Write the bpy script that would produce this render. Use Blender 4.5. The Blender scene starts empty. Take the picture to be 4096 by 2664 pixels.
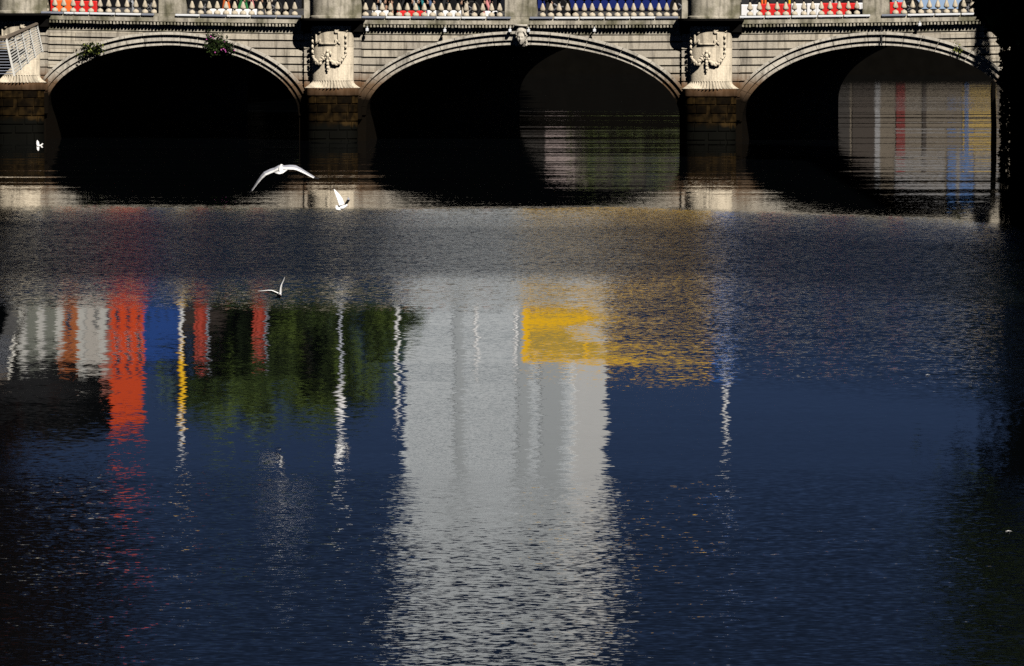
import bpy, bmesh, math, random
from mathutils import Vector, Matrix, Quaternion, noise as mnoise
random.seed(7)
sc = bpy.context.scene
COL = sc.collection
F = 25110.0            # focal length in pixels of the 4096 px wide photograph
H = 7.0                # camera height above the water
TH = math.radians(7.7) # the bridge is turned by this from the camera axis
c_, s_ = math.cos(TH), math.sin(TH)
OX, OY = 0.43, 270.0

# ------------------------------------------------------------------ helpers
def XU(u, Y=0.0):
    t = (u - 2048) / F
    return (t * (OY + Y * c_) - OX - Y * s_) / (c_ + t * s_)
def YU(u, X):
    t = (u - 2048) / F
    return (t * (OY - X * s_) - OX - X * c_) / (s_ - t * c_)
def L2W(X, Y, Z=0.0):
    return Vector((OX + X * c_ + Y * s_, OY - X * s_ + Y * c_, Z))
def ZV(v, D=270.0):
    return H - (v + 87) * D / F
def ZR(v, D):            # height whose mirror image lies on row v
    return (v + 87) * D / F - H
def AT(u, v, D):
    return Vector(((u - 2048) * D / F, D, ZV(v, D)))
def sag(X):
    return 0.215 * (X / 20.9) ** 2 - 0.03

class MB:
    def __init__(self): self.v = []; self.f = []; self.m = []; self.t = []
    def add(self, vs, fs, mi=0, tone=0.5):
        o = len(self.v)
        self.v += [tuple(p) for p in vs]
        for f in fs:
            self.f.append([i + o for i in f]); self.m.append(mi); self.t.append(tone)
    def box(self, x0, x1, y0, y1, z0, z1, mi=0, tone=0.5):
        self.add([(x0,y0,z0),(x1,y0,z0),(x1,y1,z0),(x0,y1,z0),(x0,y0,z1),(x1,y0,z1),(x1,y1,z1),(x0,y1,z1)],
                 [(3,2,1,0),(4,5,6,7),(0,1,5,4),(1,2,6,5),(2,3,7,6),(3,0,4,7)], mi, tone)
    def bbox(self, x0, x1, y0, y1, z0, z1, b=0.02, mi=0, tone=0.5):   # box with chamfered edges
        bm = bmesh.new(); bmesh.ops.create_cube(bm, size=1)
        for v in bm.verts:
            v.co = Vector(((x0+x1)/2 + v.co.x*(x1-x0), (y0+y1)/2 + v.co.y*(y1-y0), (z0+z1)/2 + v.co.z*(z1-z0)))
        bmesh.ops.bevel(bm, geom=bm.edges[:], offset=b, segments=2, affect='EDGES', profile=0.5)
        self.bm(bm, mi, tone)
    def bm(self, bm, mi=0, tone=0.5):
        bm.verts.ensure_lookup_table()
        for i, v in enumerate(bm.verts): v.index = i
        self.add([v.co.copy() for v in bm.verts], [[v.index for v in f.verts] for f in bm.faces], mi, tone)
        bm.free()
    def prism(self, poly, y0, y1, mi=0, tone=0.5):      # poly in (x,z), extruded along y
        n = len(poly)
        self.add([(x, y0, z) for x, z in poly] + [(x, y1, z) for x, z in poly],
                 [list(range(n)), list(range(2*n-1, n-1, -1))] + [(i, i+n, (i+1) % n + n, (i+1) % n) for i in range(n)], mi, tone)
    def tube(self, pts, rs, seg=8, mi=0, tone=0.5, cap=True):
        pts = [Vector(p) for p in pts]
        if not hasattr(rs, '__len__'): rs = [rs] * len(pts)
        vs = []; fs = []
        for i, p in enumerate(pts):
            d = (pts[min(i+1, len(pts)-1)] - pts[max(i-1, 0)]).normalized()
            a = d.orthogonal() if abs(d.z) > .9 else d.cross(Vector((0,0,1)))
            a.normalize(); b = d.cross(a).normalized()
            for k in range(seg):
                an = 2*math.pi*k/seg
                vs.append(p + (a*math.cos(an) + b*math.sin(an)) * rs[i])
        for i in range(len(pts)-1):
            for k in range(seg):
                k2 = (k+1) % seg
                fs.append((i*seg+k, i*seg+k2, (i+1)*seg+k2, (i+1)*seg+k))
        if cap:
            fs.append(list(range(seg-1, -1, -1))); fs.append(list(range((len(pts)-1)*seg, len(pts)*seg)))
        self.add(vs, fs, mi, tone)
    def lathe(self, prof, c=(0,0,0), seg=16, mi=0, tone=0.5):
        vs = []; fs = []
        for r, z in prof:
            for k in range(seg):
                a = 2*math.pi*k/seg
                vs.append((c[0]+r*math.cos(a), c[1]+r*math.sin(a), c[2]+z))
        for i in range(len(prof)-1):
            for k in range(seg):
                k2 = (k+1) % seg
                fs.append((i*seg+k, i*seg+k2, (i+1)*seg+k2, (i+1)*seg+k))
        fs.append(list(range(seg-1, -1, -1))); fs.append(list(range((len(prof)-1)*seg, len(prof)*seg)))
        self.add(vs, fs, mi, tone)
    def blob(self, c, r, sub=1, mi=0, tone=0.5, jit=0.0):
        bm = bmesh.new(); bmesh.ops.create_icosphere(bm, subdivisions=sub, radius=1)
        r = r if hasattr(r, '__len__') else (r, r, r)
        for v in bm.verts:
            k = 1 + jit * (random.random() - .5)
            v.co = Vector((c[0] + v.co.x*r[0]*k, c[1] + v.co.y*r[1]*k, c[2] + v.co.z*r[2]*k))
        self.bm(bm, mi, tone)
    def build(self, name, mat, parent=None, smooth=False, bend=False, label=None):
        me = bpy.data.meshes.new(name)
        vs = [(x, y, z + sag(x)) for x, y, z in self.v] if bend else self.v
        me.from_pydata(vs, [], self.f)
        mats = mat if isinstance(mat, (list, tuple)) else [mat]
        for m in mats: me.materials.append(m)
        if len(mats) > 1: me.polygons.foreach_set('material_index', self.m)
        a = me.attributes.new('tone', 'FLOAT', 'FACE'); a.data.foreach_set('value', self.t)
        me.update(); me.validate()
        bm = bmesh.new(); bm.from_mesh(me); bmesh.ops.recalc_face_normals(bm, faces=bm.faces); bm.to_mesh(me); bm.free()
        if smooth: me.polygons.foreach_set('use_smooth', [True]*len(me.polygons))
        o = bpy.data.objects.new(name, me); COL.objects.link(o)
        if parent: o.parent = parent
        if label: o['label'] = label
        return o
def empty(name, loc, rz=0.0):
    o = bpy.data.objects.new(name, None); COL.objects.link(o)
    o.location = loc; o.rotation_euler = (0, 0, rz); o.empty_display_size = .2
    return o
def tag(o, label, cat, group=None):
    o['label'] = label; o['category'] = cat
    if group: o['group'] = group
    return o
def struct(o, kind='structure'):
    o['kind'] = kind; return o
def copy_tree(o, parent=None):
    c = o.copy(); COL.objects.link(c)
    if parent: c.parent = parent
    for ch in list(o.children): copy_tree(ch, c)
    return c

# ---------------------------------------------------------------- materials
def newmat(name):
    m = bpy.data.materials.new(name); m.use_nodes = True
    nt = m.node_tree; return m, nt, nt.nodes['Principled BSDF']
def N(nt, typ, **kw):
    n = nt.nodes.new(typ)
    for k, v in kw.items(): setattr(n, k, v)
    return n
def mth(nt, op, a, b=None, clamp=False):
    n = N(nt, 'ShaderNodeMath', operation=op); n.use_clamp = clamp
    for i, x in enumerate((a, b)):
        if x is None: continue
        if isinstance(x, (int, float)): n.inputs[i].default_value = x
        else: nt.links.new(x, n.inputs[i])
    return n.outputs[0]
def mixc(nt, fac, a, b, mode='MIX'):
    n = N(nt, 'ShaderNodeMix', data_type='RGBA', blend_type=mode)
    for sock, x in ((n.inputs[0], fac), (n.inputs[6], a), (n.inputs[7], b)):
        if isinstance(x, (int, float)): sock.default_value = x
        elif isinstance(x, tuple): sock.default_value = (*x, 1) if len(x) == 3 else x
        else: nt.links.new(x, sock)
    return n.outputs[2]
def ramp(nt, x, stops, interp='LINEAR'):
    n = N(nt, 'ShaderNodeValToRGB'); cr = n.color_ramp; cr.interpolation = interp
    while len(cr.elements) < len(stops): cr.elements.new(0.5)
    for e, (p, v) in zip(cr.elements, stops):
        e.position = p; e.color = (v, v, v, 1) if isinstance(v, (int, float)) else (*v, 1)
    nt.links.new(x, n.inputs[0]); return n.outputs[0]
def plain(name, col, rough=0.6, var=0.15, scale=6.0, metal=0.0, spec=0.5):
    m, nt, b = newmat(name)
    tc = N(nt, 'ShaderNodeTexCoord'); nz = N(nt, 'ShaderNodeTexNoise')
    nz.inputs['Scale'].default_value = scale; nz.inputs['Detail'].default_value = 4
    nt.links.new(tc.outputs['Object'], nz.inputs['Vector'])
    f = mth(nt, 'MULTIPLY_ADD', nz.outputs[0], 2*var); f.node.inputs[2].default_value = 1 - var
    cc = N(nt, 'ShaderNodeVectorMath', operation='SCALE'); cc.inputs[0].default_value = col
    nt.links.new(f, cc.inputs['Scale']); nt.links.new(cc.outputs[0], b.inputs['Base Color'])
    b.inputs['Roughness'].default_value = rough; b.inputs['Metallic'].default_value = metal
    b.inputs['Specular IOR Level'].default_value = spec
    return m

def stone(name, light, brown, blocks=True, tidal=True, bw=1.15, tonevar=0.35):
    """Granite with tone per block, rain streaks and the tide's brown stain."""
    m, nt, b = newmat(name); L = nt.links.new
    tc = N(nt, 'ShaderNodeTexCoord'); sp = N(nt, 'ShaderNodeSeparateXYZ'); L(tc.outputs['Object'], sp.inputs[0])
    X, Y, Z = sp.outputs
    xy = mth(nt, 'ADD', X, mth(nt, 'MULTIPLY', Y, .7))
    at = N(nt, 'ShaderNodeAttribute', attribute_name='tone')
    fac = mth(nt, 'MULTIPLY_ADD', at.outputs['Fac'], tonevar); fac.node.inputs[2].default_value = 1 - tonevar/2
    if blocks:
        cb = N(nt, 'ShaderNodeCombineXYZ'); L(xy, cb.inputs[0]); L(mth(nt, 'SUBTRACT', Z, 2.581), cb.inputs[1])
        bt = N(nt, 'ShaderNodeTexBrick'); L(cb.outputs[0], bt.inputs['Vector'])
        bt.offset = .37; bt.squash = 1.0
        for k, v in (('Color1', (.70,.69,.68,1)), ('Color2', (1.08,1.06,1.0,1)), ('Mortar', (.38,.34,.28,1)), ('Scale', 1.0),
                     ('Mortar Size', .008), ('Mortar Smooth', .1), ('Bias', .15), ('Brick Width', bw), ('Row Height', .3418)):
            bt.inputs[k].default_value = v
        blk = bt.outputs['Color']
    # streaks: noise stretched vertically
    cs = N(nt, 'ShaderNodeCombineXYZ'); L(mth(nt, 'MULTIPLY', xy, 5.0), cs.inputs[0]); L(mth(nt, 'MULTIPLY', Z, .7), cs.inputs[2])
    n1 = N(nt, 'ShaderNodeTexNoise'); L(cs.outputs[0], n1.inputs['Vector']); n1.inputs['Scale'].default_value = 1.0; n1.inputs['Detail'].default_value = 5
    st = ramp(nt, n1.outputs[0], [(.32, .50), (.52, 1.0), (.75, 1.08)])
    n2 = N(nt, 'ShaderNodeTexNoise'); L(tc.outputs['Object'], n2.inputs['Vector']); n2.inputs['Scale'].default_value = 16; n2.inputs['Detail'].default_value = 6
    gr = ramp(nt, n2.outputs[0], [(.3, .82), (.7, 1.1)])
    n3 = N(nt, 'ShaderNodeTexNoise'); L(tc.outputs['Object'], n3.inputs['Vector']); n3.inputs['Scale'].default_value = 1.3; n3.inputs['Detail'].default_value = 3
    col = mixc(nt, 1.0, light, st, 'MULTIPLY'); col = mixc(nt, 1.0, col, gr, 'MULTIPLY')
    if blocks: col = mixc(nt, 1.0, col, blk, 'MULTIPLY')
    if name.startswith('weathered'): col = mixc(nt, 1.0, col, ramp(nt, n3.outputs[0], [(.36, (.42,.43,.36)), (.56, (1.0,1.0,1.0))]), 'MULTIPLY')
    cc = N(nt, 'ShaderNodeVectorMath', operation='SCALE'); L(col, cc.inputs[0]); L(fac, cc.inputs['Scale']); col = cc.outputs[0]
    if tidal:
        zz = mth(nt, 'ADD', Z, mth(nt, 'MULTIPLY', mth(nt, 'SUBTRACT', n3.outputs[0], .5), .5))
        zz = mth(nt, 'ADD', zz, mth(nt, 'MULTIPLY', mth(nt, 'SUBTRACT', n1.outputs[0], .5), .25))
        col = mixc(nt, ramp(nt, mth(nt, 'MULTIPLY', zz, .2), [(.49, .9), (.625, 0.0)]), col, brown)
        wet = ramp(nt, mth(nt, 'MULTIPLY', zz, .2), [(.36, 1.0), (.49, 0.0)])
        col = mixc(nt, wet, col, (.005,.0035,.002))
    L(col, b.inputs['Base Color']); b.inputs['Roughness'].default_value = .85
    b.inputs['Specular IOR Level'].default_value = .04
    bp = N(nt, 'ShaderNodeBump'); bp.inputs['Strength'].default_value = .35; bp.inputs['Distance'].default_value = .02
    L(n2.outputs[0], bp.inputs['Height']); L(bp.outputs[0], b.inputs['Normal'])
    return m

M = {}
M['granite'] = stone('granite ashlar', (.52,.475,.40), (.15,.072,.028))
M['ring'] = stone('granite voussoirs', (.54,.50,.425), (.13,.07,.03), blocks=False)
M['drum'] = stone('portland stone', (.63,.55,.42), (.3,.2,.1), blocks=False, tidal=False, tonevar=.5)
M['parapet'] = stone('weathered parapet stone', (.46,.42,.34), (.2,.1,.05), blocks=False, tidal=False)
M['cap'] = plain('black cap stone', (.007,.0065,.006), .95, .4, 3, spec=0)
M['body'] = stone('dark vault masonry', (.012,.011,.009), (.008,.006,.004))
M['joint_dark'] = plain('dark joint bar', (.01,.01,.01), .7)
def basemat():
    m, nt, b = newmat('tide-stained pier masonry'); L = nt.links.new
    tc = N(nt, 'ShaderNodeTexCoord'); sp = N(nt, 'ShaderNodeSeparateXYZ'); L(tc.outputs['Object'], sp.inputs[0])
    at = N(nt, 'ShaderNodeAttribute', attribute_name='tone')
    n = N(nt, 'ShaderNodeTexNoise'); L(tc.outputs['Object'], n.inputs['Vector']); n.inputs['Scale'].default_value = 3.2; n.inputs['Detail'].default_value = 6
    f = mth(nt, 'MULTIPLY', ramp(nt, n.outputs[0], [(.40, .12), (.60, 1.0)]), at.outputs['Fac'])
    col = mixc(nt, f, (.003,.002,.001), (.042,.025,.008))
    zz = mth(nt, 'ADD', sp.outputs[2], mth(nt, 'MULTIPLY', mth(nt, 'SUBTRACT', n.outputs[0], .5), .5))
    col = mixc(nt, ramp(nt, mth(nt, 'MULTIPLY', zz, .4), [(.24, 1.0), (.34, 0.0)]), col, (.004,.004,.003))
    L(col, b.inputs['Base Color']); b.inputs['Roughness'].default_value = .7; b.inputs['Specular IOR Level'].default_value = .03
    return m
M['base'] = basemat()
M['white'] = plain('white plastic', (.78,.78,.78), .45, .06)
M['whitemetal'] = plain('white painted metal', (.74,.76,.78), .35, .08, 2)
M['greymetal'] = plain('grey metal', (.22,.24,.29), .4, .1)
M['red'] = plain('red plastic', (.62,.012,.010), .45, .12)
M['orange'] = plain('orange plastic', (.85,.14,.02), .45, .1)
M['yellow'] = plain('yellow paint', (.78,.45,.008), .4, .12, 1)
M['navy'] = plain('navy paint', (.010,.020,.13), .3, .08, 1)
M['blue'] = plain('blue paint', (.03,.17,.62), .35, .08, 1)
M['black'] = plain('black paint', (.006,.006,.007), .35, .1)
M['tyre'] = plain('black rubber', (.012,.012,.012), .9)
M['glass'] = plain('dark vehicle glass', (.012,.015,.018), .08, .05)
M['chrome'] = plain('wheel rim alloy', (.5,.5,.52), .3, .05, metal=.8)
M['paleblue'] = plain('pale blue car paint', (.30,.42,.60), .25, .05, 1)
M['skin'] = plain('skin', (.50,.30,.20), .6, .06)
M['hair'] = plain('brown hair', (.035,.020,.012), .7)
M['asphalt'] = plain('asphalt', (.05,.05,.052), .9, .25, 3)
M['paving'] = plain('stone paving', (.06,.057,.05), .9, .2, 2)
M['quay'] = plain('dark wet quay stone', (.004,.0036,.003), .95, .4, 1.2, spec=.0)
M['timber'] = plain('weathered timber', (.16,.125,.09), .8, .3, 5)
M['galv'] = plain('pale galvanised steel', (.66,.65,.60), .45, .1)
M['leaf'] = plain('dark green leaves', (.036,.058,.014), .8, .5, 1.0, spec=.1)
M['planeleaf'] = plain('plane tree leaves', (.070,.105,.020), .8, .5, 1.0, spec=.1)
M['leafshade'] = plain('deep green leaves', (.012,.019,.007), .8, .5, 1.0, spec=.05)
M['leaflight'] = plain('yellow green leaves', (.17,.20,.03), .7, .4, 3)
M['copper'] = plain('shade-black beech leaves', (.010,.005,.004), .8, .6, .5, spec=.03); M['rust'] = plain('glint-red beech leaves', (.11,.018,.004), .8, .5, .5, spec=.05)  # near-black leaves stand in for shade, rust red ones for glints
M['bark'] = plain('bark', (.03,.022,.016), .9, .3, 4)
M['pink'] = plain('pink petals', (.55,.10,.38), .6, .2)
M['gullwhite'] = plain('white plumage', (.86,.86,.85), .7, .04, 20)
M['gullgrey'] = plain('pale grey plumage', (.36,.37,.42), .7, .08, 30)
M['gulldark'] = plain('black plumage', (.012,.011,.012), .6)
M['bill'] = plain('dark red bill', (.16,.02,.015), .4)
M['window'] = plain('dark window glass', (.02,.025,.03), .1, .05)
M['slate'] = plain('slate roof', (.012,.012,.013), .8, .2, 3, spec=.05)

# -------------------------------------------------------------------- camera
cam = bpy.data.cameras.new('camera'); cam.sensor_width = 36; cam.lens = 36 * F / 4096
cam.clip_start = 1; cam.clip_end = 20000
co = bpy.data.objects.new('camera', cam); COL.objects.link(co); sc.camera = co
co.location = (0, 0, H); co.rotation_euler = (math.pi/2 - math.atan((1332 + 87) / F), 0, 0)

# -------------------------------------------------------------- sun and sky
SAZ, SEL = math.radians(33) - TH, math.radians(41)
S = Vector((math.sin(SAZ)*math.cos(SEL), -math.cos(SAZ)*math.cos(SEL), math.sin(SEL)))
sun = bpy.data.lights.new('sun', 'SUN'); sun.energy = 5.0; sun.angle = math.radians(.5); sun.color = (1.0, .945, .875)
so = bpy.data.objects.new('sun', sun); COL.objects.link(so); so.rotation_euler = S.to_track_quat('Z', 'Y').to_euler(); so.location = (40, -60, 90)
w = bpy.data.worlds.new('World'); sc.world = w; w.use_nodes = True
nt = w.node_tree; bg = nt.nodes['Background']
sk = nt.nodes.new('ShaderNodeTexSky'); sk.sky_type = 'NISHITA'; sk.sun_disc = False
sk.sun_elevation = SEL; sk.sun_rotation = math.pi - SAZ
sk.altitude = 6000; sk.air_density = .105; sk.dust_density = 0.0; sk.ozone_density = 1.2
nt.links.new(sk.outputs[0], bg.inputs[0]); bg.inputs[1].default_value = .05
sc.view_settings.view_transform = 'Standard'; sc.view_settings.look = 'None'; sc.view_settings.exposure = .25; sc.view_settings.gamma = 1

# --------------------------------------------------------------------- water
def water_mat():
    m, nt, b = newmat('river water'); L = nt.links.new
    geo = N(nt, 'ShaderNodeNewGeometry'); sp = N(nt, 'ShaderNodeSeparateXYZ'); L(geo.outputs['Position'], sp.inputs[0])
    x, y = sp.outputs[0], sp.outputs[1]
    def nz(scale, detail, sx=1.0, off=0.0, rough=.5):
        mp = N(nt, 'ShaderNodeMapping'); mp.inputs['Scale'].default_value = (scale*sx, scale, scale); mp.inputs['Location'].default_value = (off, off*.7, off*.3)
        L(geo.outputs['Position'], mp.inputs[0])
        n = N(nt, 'ShaderNodeTexNoise'); n.inputs['Scale'].default_value = 1; n.inputs['Detail'].default_value = detail; n.inputs['Roughness'].default_value = rough
        L(mp.outputs[0], n.inputs['Vector']); return n
    # where the wind ruffles the surface: bands across the river with wandering edges
    big = nz(.045, 3, .8, 3.1); big2 = nz(.14, 3, .6, 9.3)
    wander = mth(nt, 'ADD', mth(nt, 'MULTIPLY', mth(nt, 'SUBTRACT', big.outputs[0], .5), 19.0), mth(nt, 'MULTIPLY', mth(nt, 'SUBTRACT', big2.outputs[0], .5), 12.0))
    yy = mth(nt, 'ADD', mth(nt, 'ADD', y, wander), mth(nt, 'MULTIPLY', mth(nt, 'MAXIMUM', mth(nt, 'SUBTRACT', x, 4.0), 0.0), 1.5))
    stops = RUFFLE
    A = ramp(nt, mth(nt, 'MULTIPLY', yy, 1/500.), [(p/500., v) for p, v in stops])
    # second patch to the right, nearer than the band
    px = ramp(nt, mth(nt, 'MULTIPLY_ADD', mth(nt, 'ADD', x, mth(nt, 'MULTIPLY', wander, .25)), .025), [(.53, 0.0), (.59, 1.0), (.74, 1.0), (.84, 0.0)])
    px.node.inputs[0].links[0].from_node.inputs[2].default_value = .5
    py = ramp(nt, mth(nt, 'MULTIPLY', yy, 1/500.), [(104/500., 0.0), (112/500., .35), (135/500., 1.0), (150/500., 1.0), (158/500., 0.0)])
    A2 = mth(nt, 'MULTIPLY', mth(nt, 'MULTIPLY', px, py), .30)
    fx = ramp(nt, mth(nt, 'MULTIPLY', x, .02), [(.24, 0.0), (.40, 1.0)]); fy = ramp(nt, mth(nt, 'MULTIPLY', y, 1/500.), [(320/500., 0.0), (345/500., .13)])
    AA = mth(nt, 'MAXIMUM', mth(nt, 'MAXIMUM', A, A2), mth(nt, 'MULTIPLY', fx, fy))
    n1 = nz(10.5, 3, .75); n2 = nz(1.5, 2, .5, 5.0); n3 = nz(.35, 2, .35, 1.7)
    def sl(n, k):
        v = N(nt, 'ShaderNodeVectorMath', operation='SUBTRACT'); L(n.outputs['Color'], v.inputs[0]); v.inputs[1].default_value = (.5,.5,.5)
        s2 = N(nt, 'ShaderNodeVectorMath', operation='SCALE'); L(v.outputs[0], s2.inputs[0])
        if isinstance(k, (int, float)): s2.inputs['Scale'].default_value = k
        else: L(k, s2.inputs['Scale'])
        return s2.outputs[0]
    def vadd(a, c):
        v = N(nt, 'ShaderNodeVectorMath', operation='ADD'); L(a, v.inputs[0]); L(c, v.inputs[1]); return v.outputs[0]
    t = vadd(vadd(sl(n1, AA), sl(n2, mth(nt, 'MULTIPLY', AA, .2))), sl(n3, .006)); n4 = nz(.55, 3, .05, 4.4); n5 = nz(2.0, 4, .4, 2.2, .65)
    long_ = ramp(nt, mth(nt, 'MULTIPLY', y, 1/500.), [(188/500., 0.0), (205/500., .016), (235/500., .05), (330/500., .055), (380/500., .045)])
    sv = N(nt, 'ShaderNodeSeparateXYZ'); L(t, sv.inputs[0])
    cb = N(nt, 'ShaderNodeCombineXYZ'); zig = mth(nt, 'MULTIPLY', mth(nt, 'SUBTRACT', n5.outputs[0], .5), .045)
    swell = mth(nt, 'MULTIPLY', mth(nt, 'SUBTRACT', n4.outputs[0], .5), long_)
    L(mth(nt, 'ADD', sv.outputs[0], zig), cb.inputs[0]); L(mth(nt, 'ADD', mth(nt, 'SUBTRACT', sv.outputs[1], mth(nt, 'MULTIPLY', AA, .085)), swell), cb.inputs[1]); cb.inputs[2].default_value = 1
    nm = N(nt, 'ShaderNodeVectorMath', operation='NORMALIZE'); L(cb.outputs[0], nm.inputs[0])
    L(nm.outputs[0], b.inputs['Normal'])
    b.inputs['Base Color'].default_value = (.0025,.0035,.0045,1); b.inputs['IOR'].default_value = 1.33
    L(mth(nt, 'ADD', mth(nt, 'MULTIPLY', mth(nt, 'MAXIMUM', mth(nt, 'SUBTRACT', AA, .22), 0.0), .55), .015), b.inputs['Roughness'])
    return m
RUFFLE = [(40,.20),(76,.17),(85,.11),(91,.022),(108,.012),(130,.014),(138,.12),(149,.50),(176,.52),(187,.28),(193,.03),(215,.02),(300,.025),(460,.02)]
wb = MB(); wb.add([(-300,-300,0),(300,-300,0),(300,470,0),(-300,470,0)], [(0,1,2,3)])
struct(wb.build('water', water_mat()))

# -------------------------------------------------------------------- ground
def land(name, pts, z, mat):
    g = MB(); g.add([(x, y, z) for x, y in pts], [list(range(len(pts)))]); return struct(g.build(name, mat))
def lw(X, Y): p = L2W(X, Y); return (p.x, p.y)
fl, fr = lw(-23, 188), lw(60, 188)
bl, br = lw(-23, 0), lw(22.5, 0)
land('left_bank', [(-5000,-300), (-26,-300), (-25,190), (bl[0],bl[1]), (fl[0],fl[1]), (fl[0]-200, fl[1]+3), (-5000, fl[1]+3)], 4.75, M['paving'])
land('right_bank', [(5000,-300), (5000,470), (fr[0]+200,470), (fr[0],fr[1]), lw(60,120), lw(40,51), lw(22.5,51), (br[0],br[1]), (18.6,232), (18.6,100), (24,-300)], 4.75, M['paving'])
e0, e1 = lw(-120, 188), lw(160, 188)
land('far_ground', [(e0[0], e0[1]), (e1[0], e1[1]), (9000, 460), (9000, 9000), (-9000, 9000), (-9000, 470)], 2.3, M['paving'])

def wallrun(pts, z0, z1, th, name, mat, label, side=1):
    g = MB()
    for (xa, ya), (xb, yb) in zip(pts, pts[1:]):
        d = Vector((xb-xa, yb-ya, 0)).normalized(); n = Vector((-d.y, d.x, 0)) * th * side
        P = [Vector((xa,ya,0)), Vector((xb,yb,0))]
        q = [P[0], P[1], P[1]+n, P[0]+n]
        g.add([(p.x,p.y,z0) for p in q] + [(p.x,p.y,z1) for p in q], [(0,1,2,3),(4,5,6,7),(0,1,5,4),(1,2,6,5),(2,3,7,6),(3,0,4,7)])
    o = g.build(name, mat); tag(o, label, 'wall'); return o
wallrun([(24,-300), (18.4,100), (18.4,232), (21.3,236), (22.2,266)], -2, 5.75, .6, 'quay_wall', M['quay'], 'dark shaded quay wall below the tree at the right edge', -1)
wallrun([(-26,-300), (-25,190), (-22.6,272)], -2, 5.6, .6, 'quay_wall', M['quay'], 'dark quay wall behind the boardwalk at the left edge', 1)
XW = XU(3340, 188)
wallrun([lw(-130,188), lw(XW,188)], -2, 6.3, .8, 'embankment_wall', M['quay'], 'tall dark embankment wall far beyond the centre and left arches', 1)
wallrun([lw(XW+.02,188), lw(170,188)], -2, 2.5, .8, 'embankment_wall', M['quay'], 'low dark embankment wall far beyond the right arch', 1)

# -------------------------------------------------------------------- bridge
bridge = empty('stone_bridge', (OX, OY, 0), -TH)
tag(bridge, 'sunlit three-arched granite bridge with a baluster parapet across the river', 'bridge')
ARCH = [(XU(688), 5.58, 2.96, 4.02), (XU(2088), 6.80, 3.08, 4.19), (XU(3507), 5.78, 3.20, 4.06)]   # centre, half span, rise, crown
PIERS = [XU(1334), XU(2844)]
ABUT = [XU(82), XU(4200)]
XL, XR = -24.0, 23.5
def ell(A, e, t):
    cx, a, b, zc = A
    return (cx - (a+e) * math.cos(t), (zc-b) + (b+e) * math.sin(t))
# vault body: cross-section with the three openings, 50 m deep
poly = [(XL, -2.5)]
for A in ARCH:
    poly.append((A[0]-A[1], -2.5))
    poly += [ell(A, 0, math.pi*k/40) for k in range(41)]
    poly.append((A[0]+A[1], -2.5))
poly += [(XR, -2.5), (XR, 4.98), (XL, 4.98)]
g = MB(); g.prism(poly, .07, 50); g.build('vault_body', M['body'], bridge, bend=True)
# courses of the spandrel walls
JOINT = [1.895, 2.238, 2.581, 2.935, 3.269, 3.602, 3.946, 4.290, 4.60]
PW = 1.25                                   # half width of the pier's backing pilaster
edges = [XL] + [v for p in PIERS for v in (p-PW, p+PW)] + [XR]
for i, A in enumerate(ARCH):
    gs = {-1: MB(), 1: MB()}; x0, x1 = edges[2*i], edges[2*i+1]
    cx, a, b, zc = A; E = .57; zs = zc - b
    def xe(z):                               # half width of the extrados at height z
        q = (z - zs) / (b + E)
        return (a + E) * math.sqrt(max(0, 1 - q*q)) if q > 0 else a + E
    for z0, z1 in zip([.9] + JOINT[:-1], JOINT):
        z0 += .034; z1 -= .034
        if z1 < zs: continue
        for sg, xo in ((-1, x0), (1, x1)):
            top = zc + E
            if z0 >= top: pts = [(cx, z0), (cx, z1)]
            else:
                zt = min(z1, top); n = 14
                za = [z0 + (zt - z0) * k / n for k in range(n+1)]
                if zt > top - .3:           # crown: sample by x for a smooth curve
                    xa = xe(z0); pts = []
                    for k in range(21):
                        xx = xa * (1 - k/20) if zt == top else xa + (xe(zt) - xa) * k/20
                        pts.append((cx + sg*xx, zs + (b+E) * math.sqrt(max(0, 1 - (xx/(a+E))**2))))
                else: pts = [(cx + sg*xe(z), z) for z in za]
                if zt < z1: pts.append((cx, z1))
            if sg * (xo - pts[0][0]) <= 0.02:
                if sg * (xo - pts[-1][0]) <= 0.05: continue
                pts = [(x, z) for x, z in pts if sg*(xo - x) > 0.0]
                pts = [(xo, pts[0][1])] + pts
                pl = pts + [(xo, z1)]
            else: pl = [(xo, z0)] + pts + [(xo, z1)]
            if len(pl) >= 3: gs[sg].prism(pl, 0.0, .10, tone=.5)
    for sg in (-1, 1): gs[sg].build('spandrel_wall', M['granite'], bridge, bend=True)
    # stepped arch ring of voussoirs
    r = MB(); nV = int(math.pi * (a+b) / 2 / .56); rnd = random.Random(i)
    for e0_, e1_, yf in ((0, .19, -.02), (.19, .46, -.125), (.46, .575, -.25)):
        for k in range(nV):
            ta, tb = math.pi*k/nV, math.pi*(k+1)/nV; gap = .009/(a) if k % 3 else .013/a
            ta += gap; tb -= gap; sub = 4; vs = []; fs = []
            ja = rnd.uniform(-.012, .004) if e0_ == 0 else 0
            for q in range(sub+1):
                t = ta + (tb-ta)*q/sub
                i0, i1 = ell(A, e0_+ja, t), ell(A, e1_, t)
                vs += [(i0[0], yf, i0[1]), (i1[0], yf, i1[1]), (i0[0], .2, i0[1]), (i1[0], .2, i1[1])]
            for q in range(sub):
                o = 4*q
                fs += [(o, o+1, o+5, o+4), (o, o+4, o+6, o+2), (o+1, o+3, o+7, o+5)]
            o = 4*sub; fs += [(0,2,3,1), (o,o+1,o+3,o+2)]
            r.add(vs, fs, 0, rnd.uniform(.15, .9))
    r.build('arch_ring', M['ring'], bridge, bend=True)
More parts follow.
